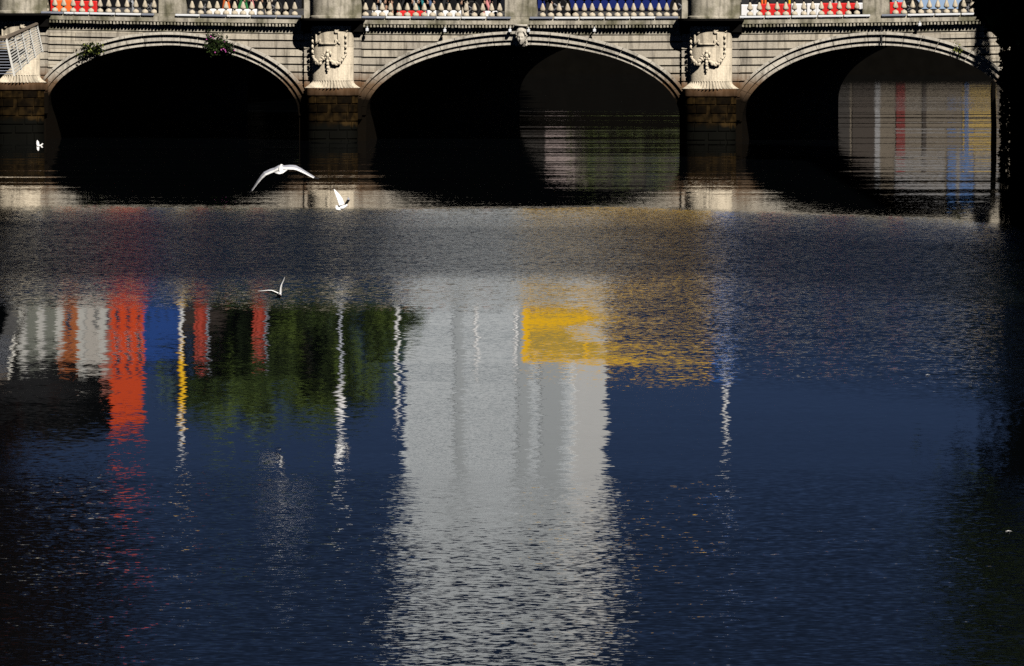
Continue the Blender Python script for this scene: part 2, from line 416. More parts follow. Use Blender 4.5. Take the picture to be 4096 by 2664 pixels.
# cornice: frieze, dentils and blocking course, left out where the pier caps stand
CAPW = 1.32
runs = []
for i in range(3):
    a0 = XL if i == 0 else PIERS[i-1] + CAPW
    a1 = XR if i == 2 else PIERS[i] - CAPW
    runs.append((a0, a1))
runs[0] = (XU(188), runs[0][1])
for a0, a1 in runs:
    g = MB()
    n = max(1, int((a1-a0)/1.2)); rr = random.Random(int(a0*7)+5)
    for k in range(n):                                   # frieze and blocking course, stone by stone
        xa, xb = a0 + (a1-a0)*k/n, a0 + (a1-a0)*(k+1)/n - .008
        tn = rr.uniform(.25, .8)
        g.box(xa, xb, -.30, .06, 5.043, 5.285, tone=tn)
        g.box(xa, xb, -.24, .40, 5.285, 5.385, tone=tn)
    g.box(a0, a1, -.012, .08, 4.60, 4.655); g.box(a0, a1, .004, .09, 4.655, 5.043)
    nd = int((a1-a0)/.1475)
    for k in range(nd):
        xa = a0 + (k+.22)*(a1-a0)/nd; wd = .078 + rr.uniform(-.008, .008)
        g.box(xa, xa+wd, -.27 - rr.uniform(-.012,.012), .02, 4.905 + rr.uniform(-.01,.012), 5.043, tone=rr.uniform(.3,.8))
    g.build('cornice', M['parapet'], bridge, bend=True)
# deck with footways and road
g = MB()
prof = [(.35,4.98),(.35,5.06),(5,5.36),(5.02,5.24),(25,5.42),(45,5.24),(45.02,5.36),(49.7,5.1),(49.7,4.98)]
n = len(prof); NS = 24
for k in range(NS+1):
    xx = XL + (XR-XL)*k/NS
    g.v += [(xx, y, z) for y, z in prof]
for k in range(NS):
    for q in range(n):
        q2 = (q+1) % n; g.f.append([k*n+q, k*n+q2, (k+1)*n+q2, (k+1)*n+q]); g.m.append(1 if q in (3,4) else 0); g.t.append(.5)
g.f += [list(range(n)), list(range(NS*n, NS*n+n))]; g.m += [0,0]; g.t += [.5,.5]
g.build('deck', [M['paving'], M['asphalt']], bridge, bend=True)

# balustrade bays, pedestals
balprof = [(.140,0),(.142,.05),(.134,.09),(.112,.13),(.072,.158),(.038,.168),(.034,.20),(.04,.222),(.086,.236),(.114,.265),(.121,.30),(.114,.34),(.09,.41),(.066,.475),(.045,.54),(.030,.60),(.026,.66),(.05,.68),(.095,.70),(.095,.74)]
bal_me = None
BAYS = [(168,636,13),(752,1196,13),(1446,2016,17),(2154,2716,17),(2982,3444,13),(3562,4040,14)]
for u0, u1, nb in BAYS:
    xa, xb = XU(u0), XU(u1)
    g = MB(); n = 4
    for k in range(n):
        g.box(xa + (xb-xa)*k/n, xa + (xb-xa)*(k+1)/n - .008, -.20, .24, 6.127, 6.35, tone=random.uniform(.3,.7))
    rail = g.build('balustrade_rail', M['parapet'], bridge, bend=True)
    for k in range(nb):
        x = xa + (xb-xa)*(k+.5)/nb + random.uniform(-.012,.012)
        if bal_me is None:
            q = MB(); q.lathe(balprof, seg=20); o = q.build('baluster', M['drum'], rail, smooth=True); bal_me = o.data
        else:
            o = bpy.data.objects.new('baluster', bal_me); COL.objects.link(o); o.parent = rail
        o.location = (x, .0, 5.383 + sag(x)); o.rotation_euler = (0,0,random.uniform(0,6)); k2 = random.uniform(.96,1.04); o.scale = (k2,k2,1)
for u0, u1 in ((640,747),(2022,2148),(3450,3556)):
    g = MB(); xa, xb = XU(u0), XU(u1)
    g.bbox(xa, xb, -.235, .26, 5.385, 6.40, .012, tone=.35); g.bbox(xa-.05, xb+.05, -.28, .3, 6.40, 6.55, .02, tone=.5)
    g.build('pedestal', M['parapet'], bridge, bend=True)
# strip lights along the plinth; white or grey stands in for how each catches light
def strip(ua, ub, mat):
    g = MB(); xa, xb = XU(ua)+.012, XU(ub)-.012
    z = 5.272
    g.bbox(xa, xb, -.385, -.245, z+.02, z+.108, .015); g.box(xa+.1, xa+.16, -.36, -.26, z, z+.03); g.box(xb-.16, xb-.1, -.36, -.26, z, z+.03)
    g.build('light_strip', mat, bridge, bend=True)
segs = [(172,262,'greymetal'),(264,304,'whitemetal'),(305,366,'whitemetal'),(367,468,'whitemetal'),(470,572,'whitemetal'),(573,625,'greymetal'),
        (708,806,'whitemetal'),(808,912,'greymetal'),(913,1010,'whitemetal'),(1012,1112,'greymetal'),(1114,1212,'greymetal'),
        (1452,1546,'greymetal'),(1548,1648,'whitemetal'),(1650,1748,'greymetal'),(1750,1848,'whitemetal'),(1850,1949,'whitemetal'),(1952,2048,'greymetal'),
        (2122,2216,'greymetal'),(2220,2320,'whitemetal'),(2324,2422,'whitemetal'),(2425,2524,'whitemetal'),(2526,2624,'whitemetal'),(2626,2716,'greymetal'),
        (2960,3060,'whitemetal'),(3063,3166,'whitemetal'),(3168,3270,'whitemetal'),(3273,3374,'whitemetal'),(3376,3482,'whitemetal'),
        (3526,3626,'greymetal'),(3630,3738,'whitemetal'),(3740,3842,'whitemetal'),(3845,3940,'whitemetal')]
for a in segs: strip(a[0], a[1], M[a[2]])

# piers
def dsurf(xp, off=0.0, R=.915, q=.70, y0=-.167):
    return y0 - q * math.sqrt(max(.02, 1 - (xp/R)**2)) - off
def halfell(R, q, y0, n=40, p=2.0):
    out = []
    for k in range(n+1):
        t = math.pi * k / n; cx, sx = math.cos(t), math.sin(t)
        out.append((-R * math.copysign(abs(cx)**(2/p), cx), y0 - q * abs(sx)**(2/p)))
    return out
def loft(mb, rings, zs, back=.1, mi=0, tones=None):
    n = len(rings[0])
    vs = []
    for rg, z in zip(rings, zs):
        vs += [(x, y, z) for x, y in rg]
    fs = []; 
    base = len(mb.v)
    for i in range(len(rings)-1):
        for k in range(n-1):
            fs.append((i*n+k, i*n+k+1, (i+1)*n+k+1, (i+1)*n+k))
    fs.append(list(range(n-1,-1,-1))); fs.append(list(range((len(rings)-1)*n, len(rings)*n)))
    for i in range(len(rings)-1): fs.append((i*n, (i+1)*n, (i+1)*n+n-1, i*n+n-1))
    mb.add(vs, fs, mi, .5)
def panelpx(px, py): return ((1200 + px/5.16) - 1333) / 92.6, ZV(80 + py/5.16)
proto = None
def make_pier(x):
    root_mb = MB()
    # backing pilaster in courses
    for z0, z1 in zip([.9] + JOINT[:-1], JOINT):
        root_mb.box(-PW, PW, -.167, .1, z0+.034, z1-.034, tone=random.uniform(.4,.6))
    root_mb.box(-PW+.04, PW-.04, -.12, .1, .9, 4.62)
    pier = root_mb.build('pier', M['granite'], bridge)
    d = MB(); zz = [2.602, 3.40, 3.402, 4.05, 4.052, 4.98]
    for (za, zb), tn in zip(((2.60,3.28),(3.286,4.05),(4.056,4.97)), (.95,.8,.45)):
        b0 = len(d.v); loft(d, [halfell(.915,.70,-.15)]*2, [za, zb])
        for k in range(len(d.t)-(1+1+40+1), len(d.t)): d.t[k] = tn
    d.build('drum', M['drum'], pier, smooth=False)
    # fluted skirt
    s = MB(); nfl = 23; n = 276; rings = []; zs = []
    for q in range(9):
        f = q/8; R = .915 + .33*f**1.9; dp = .70 + .30*f**1.9; ring = []
        for k in range(n+1):
            t = math.pi*k/n; fl = (.5 + .5*math.cos(2*nfl*t))**.8
            amp = .05 + .10*f; kk = 1 - amp*(1-fl)
            ring.append((-R*kk*math.cos(t), -.15 - dp*kk*math.sin(t)))
        rings.append(ring); zs.append(2.602 - .325*f)
    loft(s, rings[::-1], zs[::-1]); s.build('fluted_skirt', M['drum'], pier, smooth=True)
    # collar below the skirt, then the tide-stained base in separate blocks
    b = MB(); loft(b, [halfell(1.16,.92,-.1,40,3.0)]*2, [1.97, 2.285])
    b.build('collar', M['granite'], pier)
    b = MB(); loft(b, [halfell(1.06,.86,-.1,40,3.0)]*2, [-2.0, 1.97])
    rr = random.Random(int(x*10))
    full = halfell(1.10,.90,-.1,120,3.0)
    for z0, z1 in ((1.64,1.92),(1.26,1.575),(.88,1.195),(.50,.815),(.12,.435),(-.26,.055)):
        cuts = sorted([0,120] + [int(c0 + rr.uniform(-7,7)) for c0 in (22,45,66,88)])
        for ka, kb in zip(cuts, cuts[1:]):
            if kb - ka < 5: continue
            seg = full[ka+1:kb]; ins = [(px*.93, -.1+(py+.1)*.93) for px, py in seg]
            m_ = len(seg); vs = [(px,py,z0) for px,py in seg] + [(px,py,z1) for px,py in seg] + [(px,py,z0) for px,py in ins] + [(px,py,z1) for px,py in ins]
            fs = []
            for k in range(m_-1):
                fs += [(k,k+1,m_+k+1,m_+k), (m_+k,m_+k+1,3*m_+k+1,3*m_+k), (k,2*m_+k,2*m_+k+1,k+1)]
            fs += [(0,m_,3*m_,2*m_), (m_-1,3*m_-1,4*m_-1,2*m_-1)]
            b.add(vs, fs, 0, rr.uniform(.15,1.0)**1.6)
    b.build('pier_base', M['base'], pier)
    # cap: black slab, black cavetto below, half-round lamp pedestal above
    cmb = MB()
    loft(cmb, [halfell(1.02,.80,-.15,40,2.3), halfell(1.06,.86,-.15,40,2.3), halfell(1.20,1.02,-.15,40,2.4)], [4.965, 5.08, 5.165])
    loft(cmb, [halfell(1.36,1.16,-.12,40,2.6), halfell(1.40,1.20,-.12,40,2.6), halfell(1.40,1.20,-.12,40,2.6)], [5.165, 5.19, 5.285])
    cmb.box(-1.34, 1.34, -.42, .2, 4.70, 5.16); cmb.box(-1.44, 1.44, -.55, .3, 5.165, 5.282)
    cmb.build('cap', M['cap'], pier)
    p = MB()
    loft(p, [halfell(.98,.78,-.2), halfell(.98,.78,-.2), halfell(.90,.70,-.2), halfell(.90,.70,-.2)], [5.285, 5.36, 5.40, 6.75])
    p.box(-1.24, 1.24, -.24, .6, 5.283, 6.75, tone=.6)
    p.bbox(-1.32, 1.32, -.3, .66, 6.75, 6.95, .03); loft(p, [halfell(1.05,.85,-.2)]*2, [6.75, 6.95])
    p.build('lamp_pedestal', M['parapet'], pier)
    # eared panel
    f = MB()
    def bar(p0, p1, r=.046):
        n = 8; pts = []
        for k in range(n+1):
            xx, z = p0[0] + (p1[0]-p0[0])*k/n, p0[1] + (p1[1]-p0[1])*k/n
            pts.append((xx, dsurf(xx, .02), z))
        f.tube(pts, r, 8)
    P = panelpx
    for a, b_ in (((385,255),(385,470)),((860,255),(860,440)),((470,178),(800,178)),((470,488),(805,488)),((385,485),(480,405)),((800,405),(890,492)),((790,255),(880,180)),((385,180),(480,255)),((470,488),(480,405)),((800,405),(805,488)),((470,178),(480,255)),((790,255),(800,178)),((385,470),(480,400)),((385,255),(480,250)),((860,255),(790,255)),((860,440),(800,405))):
        bar(P(*a), P(*b_))
    f.build('panel_frame', M['drum'], pier, smooth=True)
    # garlands of husks and fruit
    h = MB(); rg = random.Random(3)
    def husk(px, py, r, rz):
        xx, z = P(px, py); xx = max(-.86, min(.86, xx))
        h.blob((xx, dsurf(xx, .08), z), (r*1.1, r*1.3, rz), 1, tone=.8, jit=.2)
        h.blob((xx-.6*r, dsurf(xx, .07), z-rz*.7), r*.55, 1, tone=.8); h.blob((xx+.6*r, dsurf(xx, .07), z-rz*.7), r*.55, 1, tone=.8)
    for py in (330,440,550,660): husk(298,py,.055,.10); husk(1005,py,.055,.10)
    for k in range(26):
        t = k/25
        for xa, xm, xb in ((310,430,600),(640,840,1000)):
            px = xa + (xb-xa)*t
            py = (740 + 150*math.sin(math.pi*min(1, t*1.15+.02))) if xa == 310 else (700 + 195*math.sin(math.pi*min(1, t*.9+.08)))
            if xa == 310 and t > .85: py = 890 - 260*(t-.55)
            rb = .045 + .035*math.sin(math.pi*t)
            xx, z = P(px + rg.uniform(-14,14), py + rg.uniform(-22,22))
            h.blob((xx, dsurf(xx, .085), z), rb*1.15, 1, tone=.8, jit=.2)
    for py, r in ((640,.06),(730,.085),(850,.07),(900,.06),(980,.06),(1040,.035)): husk(640, py, r, r*1.5)
    for px in (570,700): husk(px, 690, .06, .11)
    h.build('garland', M['drum'], pier, smooth=True)
    t_ = MB()
    for px in (300,1010):
        xx, z = P(px, 200); pts = [(xx+.065*math.cos(a*.5236), dsurf(xx,.03), z+.065*math.sin(a*.5236)) for a in range(13)]
        t_ = MB(); t_.tube(pts, .018, 6); t_.blob((xx, dsurf(xx,.03), z), (.052,.03,.052)); t_.build('rosette', M['drum'], pier, smooth=True)
    return pier
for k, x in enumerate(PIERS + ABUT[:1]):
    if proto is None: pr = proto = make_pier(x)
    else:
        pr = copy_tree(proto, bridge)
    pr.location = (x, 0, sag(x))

# carved keystone head, small floodlights and a dark bar for the joint's shadow line
def head():
    bm = bmesh.new(); bmesh.ops.create_uvsphere(bm, u_segments=40, v_segments=32, radius=1)
    for v in bm.verts:
        x, y, z = v.co
        fx, fz = x, z
        front = max(0, -y)
        r = 1.0
        r += .42*front*math.exp(-((fx/.13)**2 + ((fz+.05)/.22)**2))            # nose
        r -= .34*front*(math.exp(-(((fx-.34)/.17)**2 + ((fz-.15)/.11)**2)) + math.exp(-(((fx+.34)/.17)**2 + ((fz-.15)/.11)**2)))  # eye sockets
        r += .16*front*math.exp(-(((fz-.36)/.09)**2)) * (1 if abs(fx) < .62 else .2)  # brow
        r += .07*front*math.exp(-((fx/.25)**2 + ((fz+.48)/.07)**2))            # lips
        r += .12*front*math.exp(-((fx/.25)**2 + ((fz+.78)/.16)**2))            # chin
        r *= 1 - .16*max(0, -z)**2*abs(x)
        v.co = Vector((x*.185*r, y*.20*r, z*.29*r))
    return bm
k = MB(); k.bm(head(), tone=.6)
for v_i in range(len(k.v)): x, y, z = k.v[v_i]; k.v[v_i] = (x, y-.34, z+4.44)
for sx in (-1, 1):                                                                # wavy hair and headdress
    for q in range(9):
        a = q/8; k.blob((sx*(.20+.03*math.sin(a*9)), -.24 - .05*math.sin(a*5), 4.72 - .55*a), (.065,.09,.075), 1, tone=.5, jit=.3)
for q in range(13):
    a = math.pi*q/12; k.blob((.20*math.cos(a), -.37, 4.62 + .16*math.sin(a)), (.05,.10,.055), 1, tone=.5, jit=.3)
k.blob((0, -.26, 4.74), (.22,.20,.19), 2, tone=.55)
k.box(-.21, .21, -.22, .1, 4.10, 4.97, tone=.4); k.box(-.27, .27, -.38, .1, 4.97, 5.05, tone=.6)
k.build('keystone_head', M['ring'], bridge, smooth=True, bend=True)
for u, v in ((2045,119),(2119,119),(1785,120),(2382,118),(3680,106),(1475,118)):
    g = MB(); x = XU(u); z = ZV(v) - sag(x)*0; g.bbox(x-.06, x+.06, -.46, -.31, z-.065, z+.065, .02); g.box(x-.015, x+.015, -.40, -.2, z+.06, z+.15)
    g.build('floodlight', M['whitemetal'], bridge, bend=True)
g = MB(); x = XU(3526); g.tube([(x,-.19,4.95),(x,-.19,4.06)], .035, 8); g.box(x-.06,x+.06,-.21,-.1,4.9,4.98)
g.build('joint_bar', M['joint_dark'], bridge, bend=True)  # dark bar in place of the keystone joint's shadow line
g = MB(); xa, xb = XL, XR
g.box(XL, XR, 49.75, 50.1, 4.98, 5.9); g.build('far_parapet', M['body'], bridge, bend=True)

# ------------------------------------------------------------- plants, trees
def leafcloud(mb, pts, size, rnd, mi=0):
    for p in pts:
        s = size * rnd.uniform(.6, 1.3)
        n = Vector((rnd.gauss(0,1), rnd.gauss(0,1), rnd.gauss(0,1)+.4)).normalized()
        a = n.orthogonal().normalized(); a = Quaternion(n, rnd.uniform(0,6.28)) @ a; b = n.cross(a)
        p = Vector(p)
        mb.add([p - a*s*.5, p + b*s*.28 + n*s*.06, p + a*s*.6, p - b*s*.28 + n*s*.06], [(0,1,2,3)], mi, rnd.random())
def plant(name, centre, ext, n, size, mats, label, cat, parent_rot=True, seed=1, flowers=0, droop=0):
    rnd = random.Random(seed); root = empty(name, centre, -TH)
    g = MB(); tips = []
    for k in range(14):
        tip = Vector((rnd.uniform(-1,1)*ext[0], -rnd.uniform(.05,1)*ext[1], rnd.uniform(-1,1)*ext[2] - droop*rnd.random()))
        mid = tip*.5 + Vector((0,-.05,.08)); g.tube([(0,.05,0), mid, tip], [.014,.01,.005], 5); tips.append((mid, tip))
    g.build('stem', M['bark'], root)
    lv = MB(); pts = []
    for k in range(n):
        m_, t_ = rnd.choice(tips); f = rnd.random()
        pts.append(m_.lerp(t_, f) + Vector((rnd.gauss(0,.09), rnd.gauss(0,.07), rnd.gauss(0,.09))))
    leafcloud(lv, pts[:int(n*.75)], size, rnd, 0); leafcloud(lv, pts[int(n*.75):], size, rnd, 1)
    lv.build('foliage', mats, root)
    if flowers:
        fl = MB()
        for k in range(flowers):
            p = rnd.choice(pts) + Vector((rnd.gauss(0,.1), -.08, rnd.gauss(0,.1))); fl.blob(p, .035, 1, jit=.4)
        fl.build('flower', M['pink'], root)['kind'] = 'stuff'
    return tag(root, label, cat)
def onwall(u, v, off=-.12): X = XU(u); p = L2W(X, off, ZV(v)); return p
plant('wall_plant', onwall(375,208), (.52,.3,.34), 420, .12, [M['leafshade'], M['leaflight']], 'small green shrub rooted in the left arch ring, near the arch haunch', 'plant', seed=4)
plant('wall_plant', onwall(885,170), (.62,.4,.42), 700, .13, [M['leafshade'], M['leaf']], 'larger dark trailing bush with pink flowers on the left arch', 'plant', seed=8, flowers=12, droop=.2)
plant('wall_plant', onwall(3835,192), (.2,.18,.16), 110, .09, [M['leaflight'], M['leaf']], 'small yellow green tuft growing on the right arch ring', 'plant', seed=12)

def tree(name, base, height, crown, nleaf, lsize, mats, label, cat='tree', seed=1, group=None, extra=None, clumps=46):
    """crown = (centre offset, radii); leaves gather in clumps through the crown's volume."""
    rnd = random.Random(seed); root = empty(name, base)
    cc, rad = Vector(crown[0]), crown[1]
    t = MB(); r0 = height*.022
    t.tube([(0,0,-.3), (0,0,height*.25), tuple(cc*.6 + Vector((0,0,0))), tuple(cc + Vector((0,0,rad[2]*.5)))], [r0*1.3, r0, r0*.7, r0*.2], 10)
    centres = []
    for k in range(clumps):
        while True:
            p = Vector((rnd.uniform(-1,1), rnd.uniform(-1,1), rnd.uniform(-1,1)))
            if .35 < p.length < 1: break
        p = Vector((p.x*rad[0], p.y*rad[1], p.z*rad[2])) + cc
        centres.append((p, rnd.uniform(.16,.30)*min(rad)))
    if extra: centres += extra
    for p, r in centres[:26] + centres[clumps:]:
        q = Vector((0,0,height*rnd.uniform(.25,.5)))
        t.tube([q, (q+p)*.5 + Vector((0,0,.5)), p], [r0*.4, r0*.22, r0*.06], 6)
    t.build('trunk', M['bark'], root)
    lv = MB(); per = nleaf // len(centres)
    for p, r in centres:
        pts = []
        for k in range(per):
            d = Vector((rnd.gauss(0,1), rnd.gauss(0,1), rnd.gauss(0,.8))); pts.append(p + d*r*.62)
        leafcloud(lv, pts, lsize, rnd, rnd.choice(range(len(mats))))
    lv.build('crown', mats, root)
    return tag(root, label, cat, group)
# tree leaning over the right quay: lower sprays hang into the frame
ex = []
rx = random.Random(5)
for k in range(22):
    u = rx.uniform(3985, 4200); v = rx.uniform(-60, 60 + (u-3960)*.75)
    p = AT(u, v, 230 + rx.uniform(-2,2)); ex.append((p - Vector((22.6,231,4.7)), rx.uniform(.28,.5)))
for k in range(5):
    p = AT(rx.uniform(3920,3985), rx.uniform(-30,60), 230); ex.append((p - Vector((22.6,231,4.7)), rx.uniform(.18,.3)))
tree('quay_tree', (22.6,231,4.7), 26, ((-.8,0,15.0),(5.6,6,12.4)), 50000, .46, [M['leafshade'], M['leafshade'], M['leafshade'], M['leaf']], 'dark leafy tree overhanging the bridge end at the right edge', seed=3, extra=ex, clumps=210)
# copper beech on the left bank (above the frame, near-black leaf colour puts shade into the mirrored left of the river)
tree('copper_beech', (-24.5,236,4.7), 28, ((.6,0,17.0),(8.6,7,14.5)), 46000, .6, [M['copper']]*7+[M['rust']], 'copper beech on the left bank, its leaves coloured dark for shade, mirrored in the lower left of the river', seed=11, clumps=170)
# slender cypress on the right bank throws the dark tapering shadow across the right spandrel
rnd = random.Random(9); root = empty('cypress', (24.3,258.2,4.75)); g = MB(); g.tube([(0,0,-.2),(0,0,9.3)], [.12,.02], 8); g.build('trunk', M['bark'], root)
g = MB(); pts = []
for k in range(5200):
    z = rnd.random()**1.3*9.6 + .3; r = min(.12+(9.9-z)*.105, .75)*math.sqrt(rnd.random()); a = rnd.uniform(0,6.283); pts.append((r*math.cos(a), r*math.sin(a), z))
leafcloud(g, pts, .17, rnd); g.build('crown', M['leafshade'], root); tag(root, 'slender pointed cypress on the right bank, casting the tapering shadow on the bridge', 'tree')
# ivy over the end of the right quay wall
rnd = random.Random(2); g = MB(); pts = []
for k in range(2600):
    pts.append((18.25 + rnd.random()**2*1.5 - rnd.random()*.25, 231.9 + rnd.gauss(0,.35), rnd.uniform(-.02,1)*5.8))
leafcloud(g, pts, .22, rnd); tag(g.build('ivy', M['leafshade']), 'dark ivy hanging over the quay wall at the right edge', 'ivy')
g = MB(); pts = []; fl = MB(); root = empty('flower_planter', (19.0, 238, 5.75))
g.bbox(-.3,1.3,-.25,.25,0,.4,.03); g.build('trough', M['black'], root)
for k in range(600): pts.append((rnd.uniform(-.35,1.4), rnd.gauss(0,.22), .35+abs(rnd.gauss(0,.45))))
q = MB(); leafcloud(q, pts, .12, rnd); q.build('foliage', M['leafshade'], root)
for p in pts[:330]: fl.blob((p[0], p[1]-.06, p[2]+.05), .05, 1, jit=.4)
fl.build('flower', M['red'], root)['kind'] = 'stuff'
tag(root, 'red flower trough on the right quay wall, mirrored at the right edge', 'planter')

# --------------------------------------------------- boardwalk on the left
bw = empty('boardwalk', (0,0,0))
tag(bw, 'boardwalk with leaning pale metal railing in front of the bridge, left edge', 'boardwalk')
A0 = Vector((-15.05,190,4.05)); A1 = Vector((-19.5,261,3.95)); A2 = Vector((-21.5,190,4.05))
g = MB(); dk = [(-15.5,190.3),(-20.2,261),(-26,261),(-26,190.3)]
g.add([(x,y,3.96) for x,y in dk] + [(x,y,4.06) for x,y in dk], [(0,1,2,3),(4,5,6,7),(0,1,5,4),(1,2,6,5),(2,3,7,6),(3,0,4,7)])
g.build('deck', M['quay'], bw)
for nm, P0, P1, np_, nr, lean in (('side', A0, A1, 5, 12, Vector((-.24,.0,0))), ('end', A2, A0, 7, 12, Vector((-.24,0,0)))):
    for k in range(np_):
        if nm == 'end' and k == np_-1: continue
        fk = k/(np_-1); fk = (1/((1-fk)/190+fk/261)-190)/71 if nm == 'side' else fk; b0 = P0.lerp(P1, fk); g = MB(); d = (P1-P0).normalized()*.045; up = Vector((0,0,1.12)) + lean
        n = Vector((-d.y, d.x, 0)).normalized()*.03
        sc_ = b0.y/190.0
        g.tube([b0, b0+up], .045*sc_, 4); g.build('post', M['galv'], bw)
    for k in range(nr):
        f = .06 + .86*k/(nr-1); g = MB()
        off = (Vector((0,0,1.12)) + lean)*f
        g.tube([P0+off, P1+off], .026 if nm == 'side' else .014, 5); g.build('rail', M['galv' if nm == 'side' else 'greymetal'], bw)
    g = MB(); off = Vector((0,0,1.15)) + lean
    g.tube([P0+off-Vector((.0,0,0)), P1+off], .075, 6); g.build('handrail', M['timber'], bw)
g = MB()
for x0, x1, z1 in ((-17.9,-16.9,.55),(-20.2,-18.4,.5)):
    g.bbox(x0, x1, 196, 198, 4.02, 4.02+z1, .05)
g.build('bench', M['timber'], bw)

# mooring post at the right arch
g = MB(); p = AT(3973, 330, 262); g.tube([(p.x,p.y,-1.5),(p.x+.02,p.y,.8),(p.x-.02,p.y,2.3),(p.x,p.y,2.7)], [.13,.12,.11,.09], 10)
tag(g.build('mooring_post', M['quay']), 'thin black mooring post standing in the water before the right arch', 'post')

# -------------------------------------------------------------------- gulls
def gull(name, loc, k, wings, body, head_, tail, label, bill=None, legs=False):
    """All shapes in photo-crop units times k (metres), x right, z up; y is depth."""
    g = MB()
    def q(p): return Vector((p[0]*k, p[2], -p[1]*k))
    for st in wings:                                   # st: list of (lead, trail, material of the inner part)
        lead = [q(s[0]) for s in st['s']]; trail = [q(s[1]) for s in st['s']]; n = len(lead)
        vs = []; rows = 6
        for side in (1, -1):
            for i in range(n):
                ch = trail[i] - lead[i]; nn = ch.cross((lead[min(i+1,n-1)] - lead[max(i-1,0)])).normalized()
                th = (.016 * (1 - i/(n-1))**.7 + .0015)
                for r in range(rows):
                    f = r/(rows-1); vs.append(lead[i] + ch*f + nn*side*th*math.sin(math.pi*min(1, f*.8+.12))**.7*(1-f*.75))
        m_ = n*rows
        for i in range(n-1):
            for r in range(rows-1):
                a = i*rows + r
                mi = st['m'](i/(n-2), r/(rows-2))
                for o in (0, m_): g.add([vs[o+a], vs[o+a+1], vs[o+a+rows+1], vs[o+a+rows]], [(0,1,2,3) if o else (3,2,1,0)], mi)
            g.add([vs[i*rows], vs[(i+1)*rows], vs[m_+(i+1)*rows], vs[m_+i*rows]], [(0,1,2,3)], st['m'](i/(n-2), 0))
            e = rows-1
            g.add([vs[i*rows+e], vs[(i+1)*rows+e], vs[m_+(i+1)*rows+e], vs[m_+i*rows+e]], [(3,2,1,0)], st['m'](i/(n-2), 1))
        g.add([vs[r] for r in range(rows)] + [vs[m_+r] for r in range(rows)], [(r, r+1, rows+r+1, rows+r) for r in range(rows-1)], 0)
        o = (n-1)*rows
        g.add([vs[o+r] for r in range(rows)] + [vs[m_+o+r] for r in range(rows)], [(r, r+1, rows+r+1, rows+r) for r in range(rows-1)], 2)
    pts = [q(b[0]) for b in body]; g.tube(pts, [b[1]*k for b in body], 14, mi=0)
    if head_: g.blob(q(head_[0]), head_[1]*k, 2, mi=head_[2] if len(head_) > 2 else 0)
    if tail:
        tp = [q(p) for p in tail]; nrm = Vector((.1,-.3,1)).normalized()*.006
        n = len(tp)
        g.add([p+nrm for p in tp] + [p-nrm for p in tp], [list(range(n)), list(range(2*n-1,n-1,-1))] + [(i,(i+1)%n,(i+1)%n+n,i+n) for i in range(n)], 0)
    o = g.build(name, [M['gullwhite'], M['gullgrey'], M['gulldark']], None, smooth=True); o.location = loc
    if bill:
        b = MB(); b.tube([q(bill[0]), q(bill[1])], [bill[2]*k, bill[2]*k*.25], 8); b.build('bill', M['bill'], o)
    if legs:
        for p0, p1 in legs:
            b = MB(); b.tube([q(p0), q(p1)], [14*k, 9*k], 6); b.build('leg', M['bill'], o)
    return tag(o, label, 'bird', 'gulls flying over the river')
def upper(i, r): return 2 if i > .90 else (0 if r > .66 else 1)
k1 = .000705; D1 = 117.0; y_ = .10
def st(ls, ts, yl, yt): return [((a[0],a[1],yl[i] if hasattr(yl,'__len__') else yl), (b[0],b[1],yt[i] if hasattr(yt,'__len__') else yt)) for i, (a, b) in enumerate(zip(ls, ts))]
C1 = (1090, 360)
def rel(c, L_): return [(a-c[0], b-c[1]) for a, b in L_]
gl = rel(C1, [(1060,275),(1010,283),(910,340),(785,375),(625,455),(540,555),(440,700),(350,845),(300,915),(228,1000)])
tl = rel(C1, [(1060,372),(975,395),(890,442),(800,478),(690,525),(600,605),(500,718),(410,835),(335,935),(236,998)])
gr_ = rel(C1, [(1110,270),(1170,282),(1300,268),(1400,270),(1470,278),(1600,345),(1720,420),(1850,500),(1975,578),(2090,615)])
tr = rel(C1, [(1110,360),(1180,364),(1300,368),(1430,372),(1500,388),(1620,438),(1730,490),(1830,545),(1945,600),(2085,625)])
gull('gull', AT(960+C1[0]/6.61, 620+C1[1]/6.61, D1), k1,
     [{'s': st(gl, tl, .10, -.13), 'm': upper}, {'s': st(gr_, tr, .10, -.13), 'm': upper}],
     [((-12,-60,.30),20), ((-12,-50,.24),52), ((-10,-22,.10),78), ((-8,20,-.05),86), ((-6,48,-.16),66), ((-4,64,-.24),30)],
     ((-12,-62,.30),52), rel(C1, []) and None or [(-190,88,-.14),(-120,108,-.30),(-30,120,-.34),(60,98,-.30),(170,22,-.14),(60,0,-.05),(-90,20,-.05)],
     'large white gull gliding away with both wings fully spread, wingtips black')
k2 = .00045; C2 = (740,1150); D2 = 125
wl = rel(C2, [(845,1060),(800,930),(760,810),(690,700),(600,590),(500,480),(395,385)])
wt = rel(C2, [(640,1120),(600,1000),(560,870),(520,760),(475,640),(430,520),(392,392)])
rl = rel(C2, [(900,1090),(985,1030),(1040,960),(1090,870),(1045,790),(1015,738)])
rt = rel(C2, [(850,1080),(890,990),(930,930),(975,860),(985,800),(1010,742)])
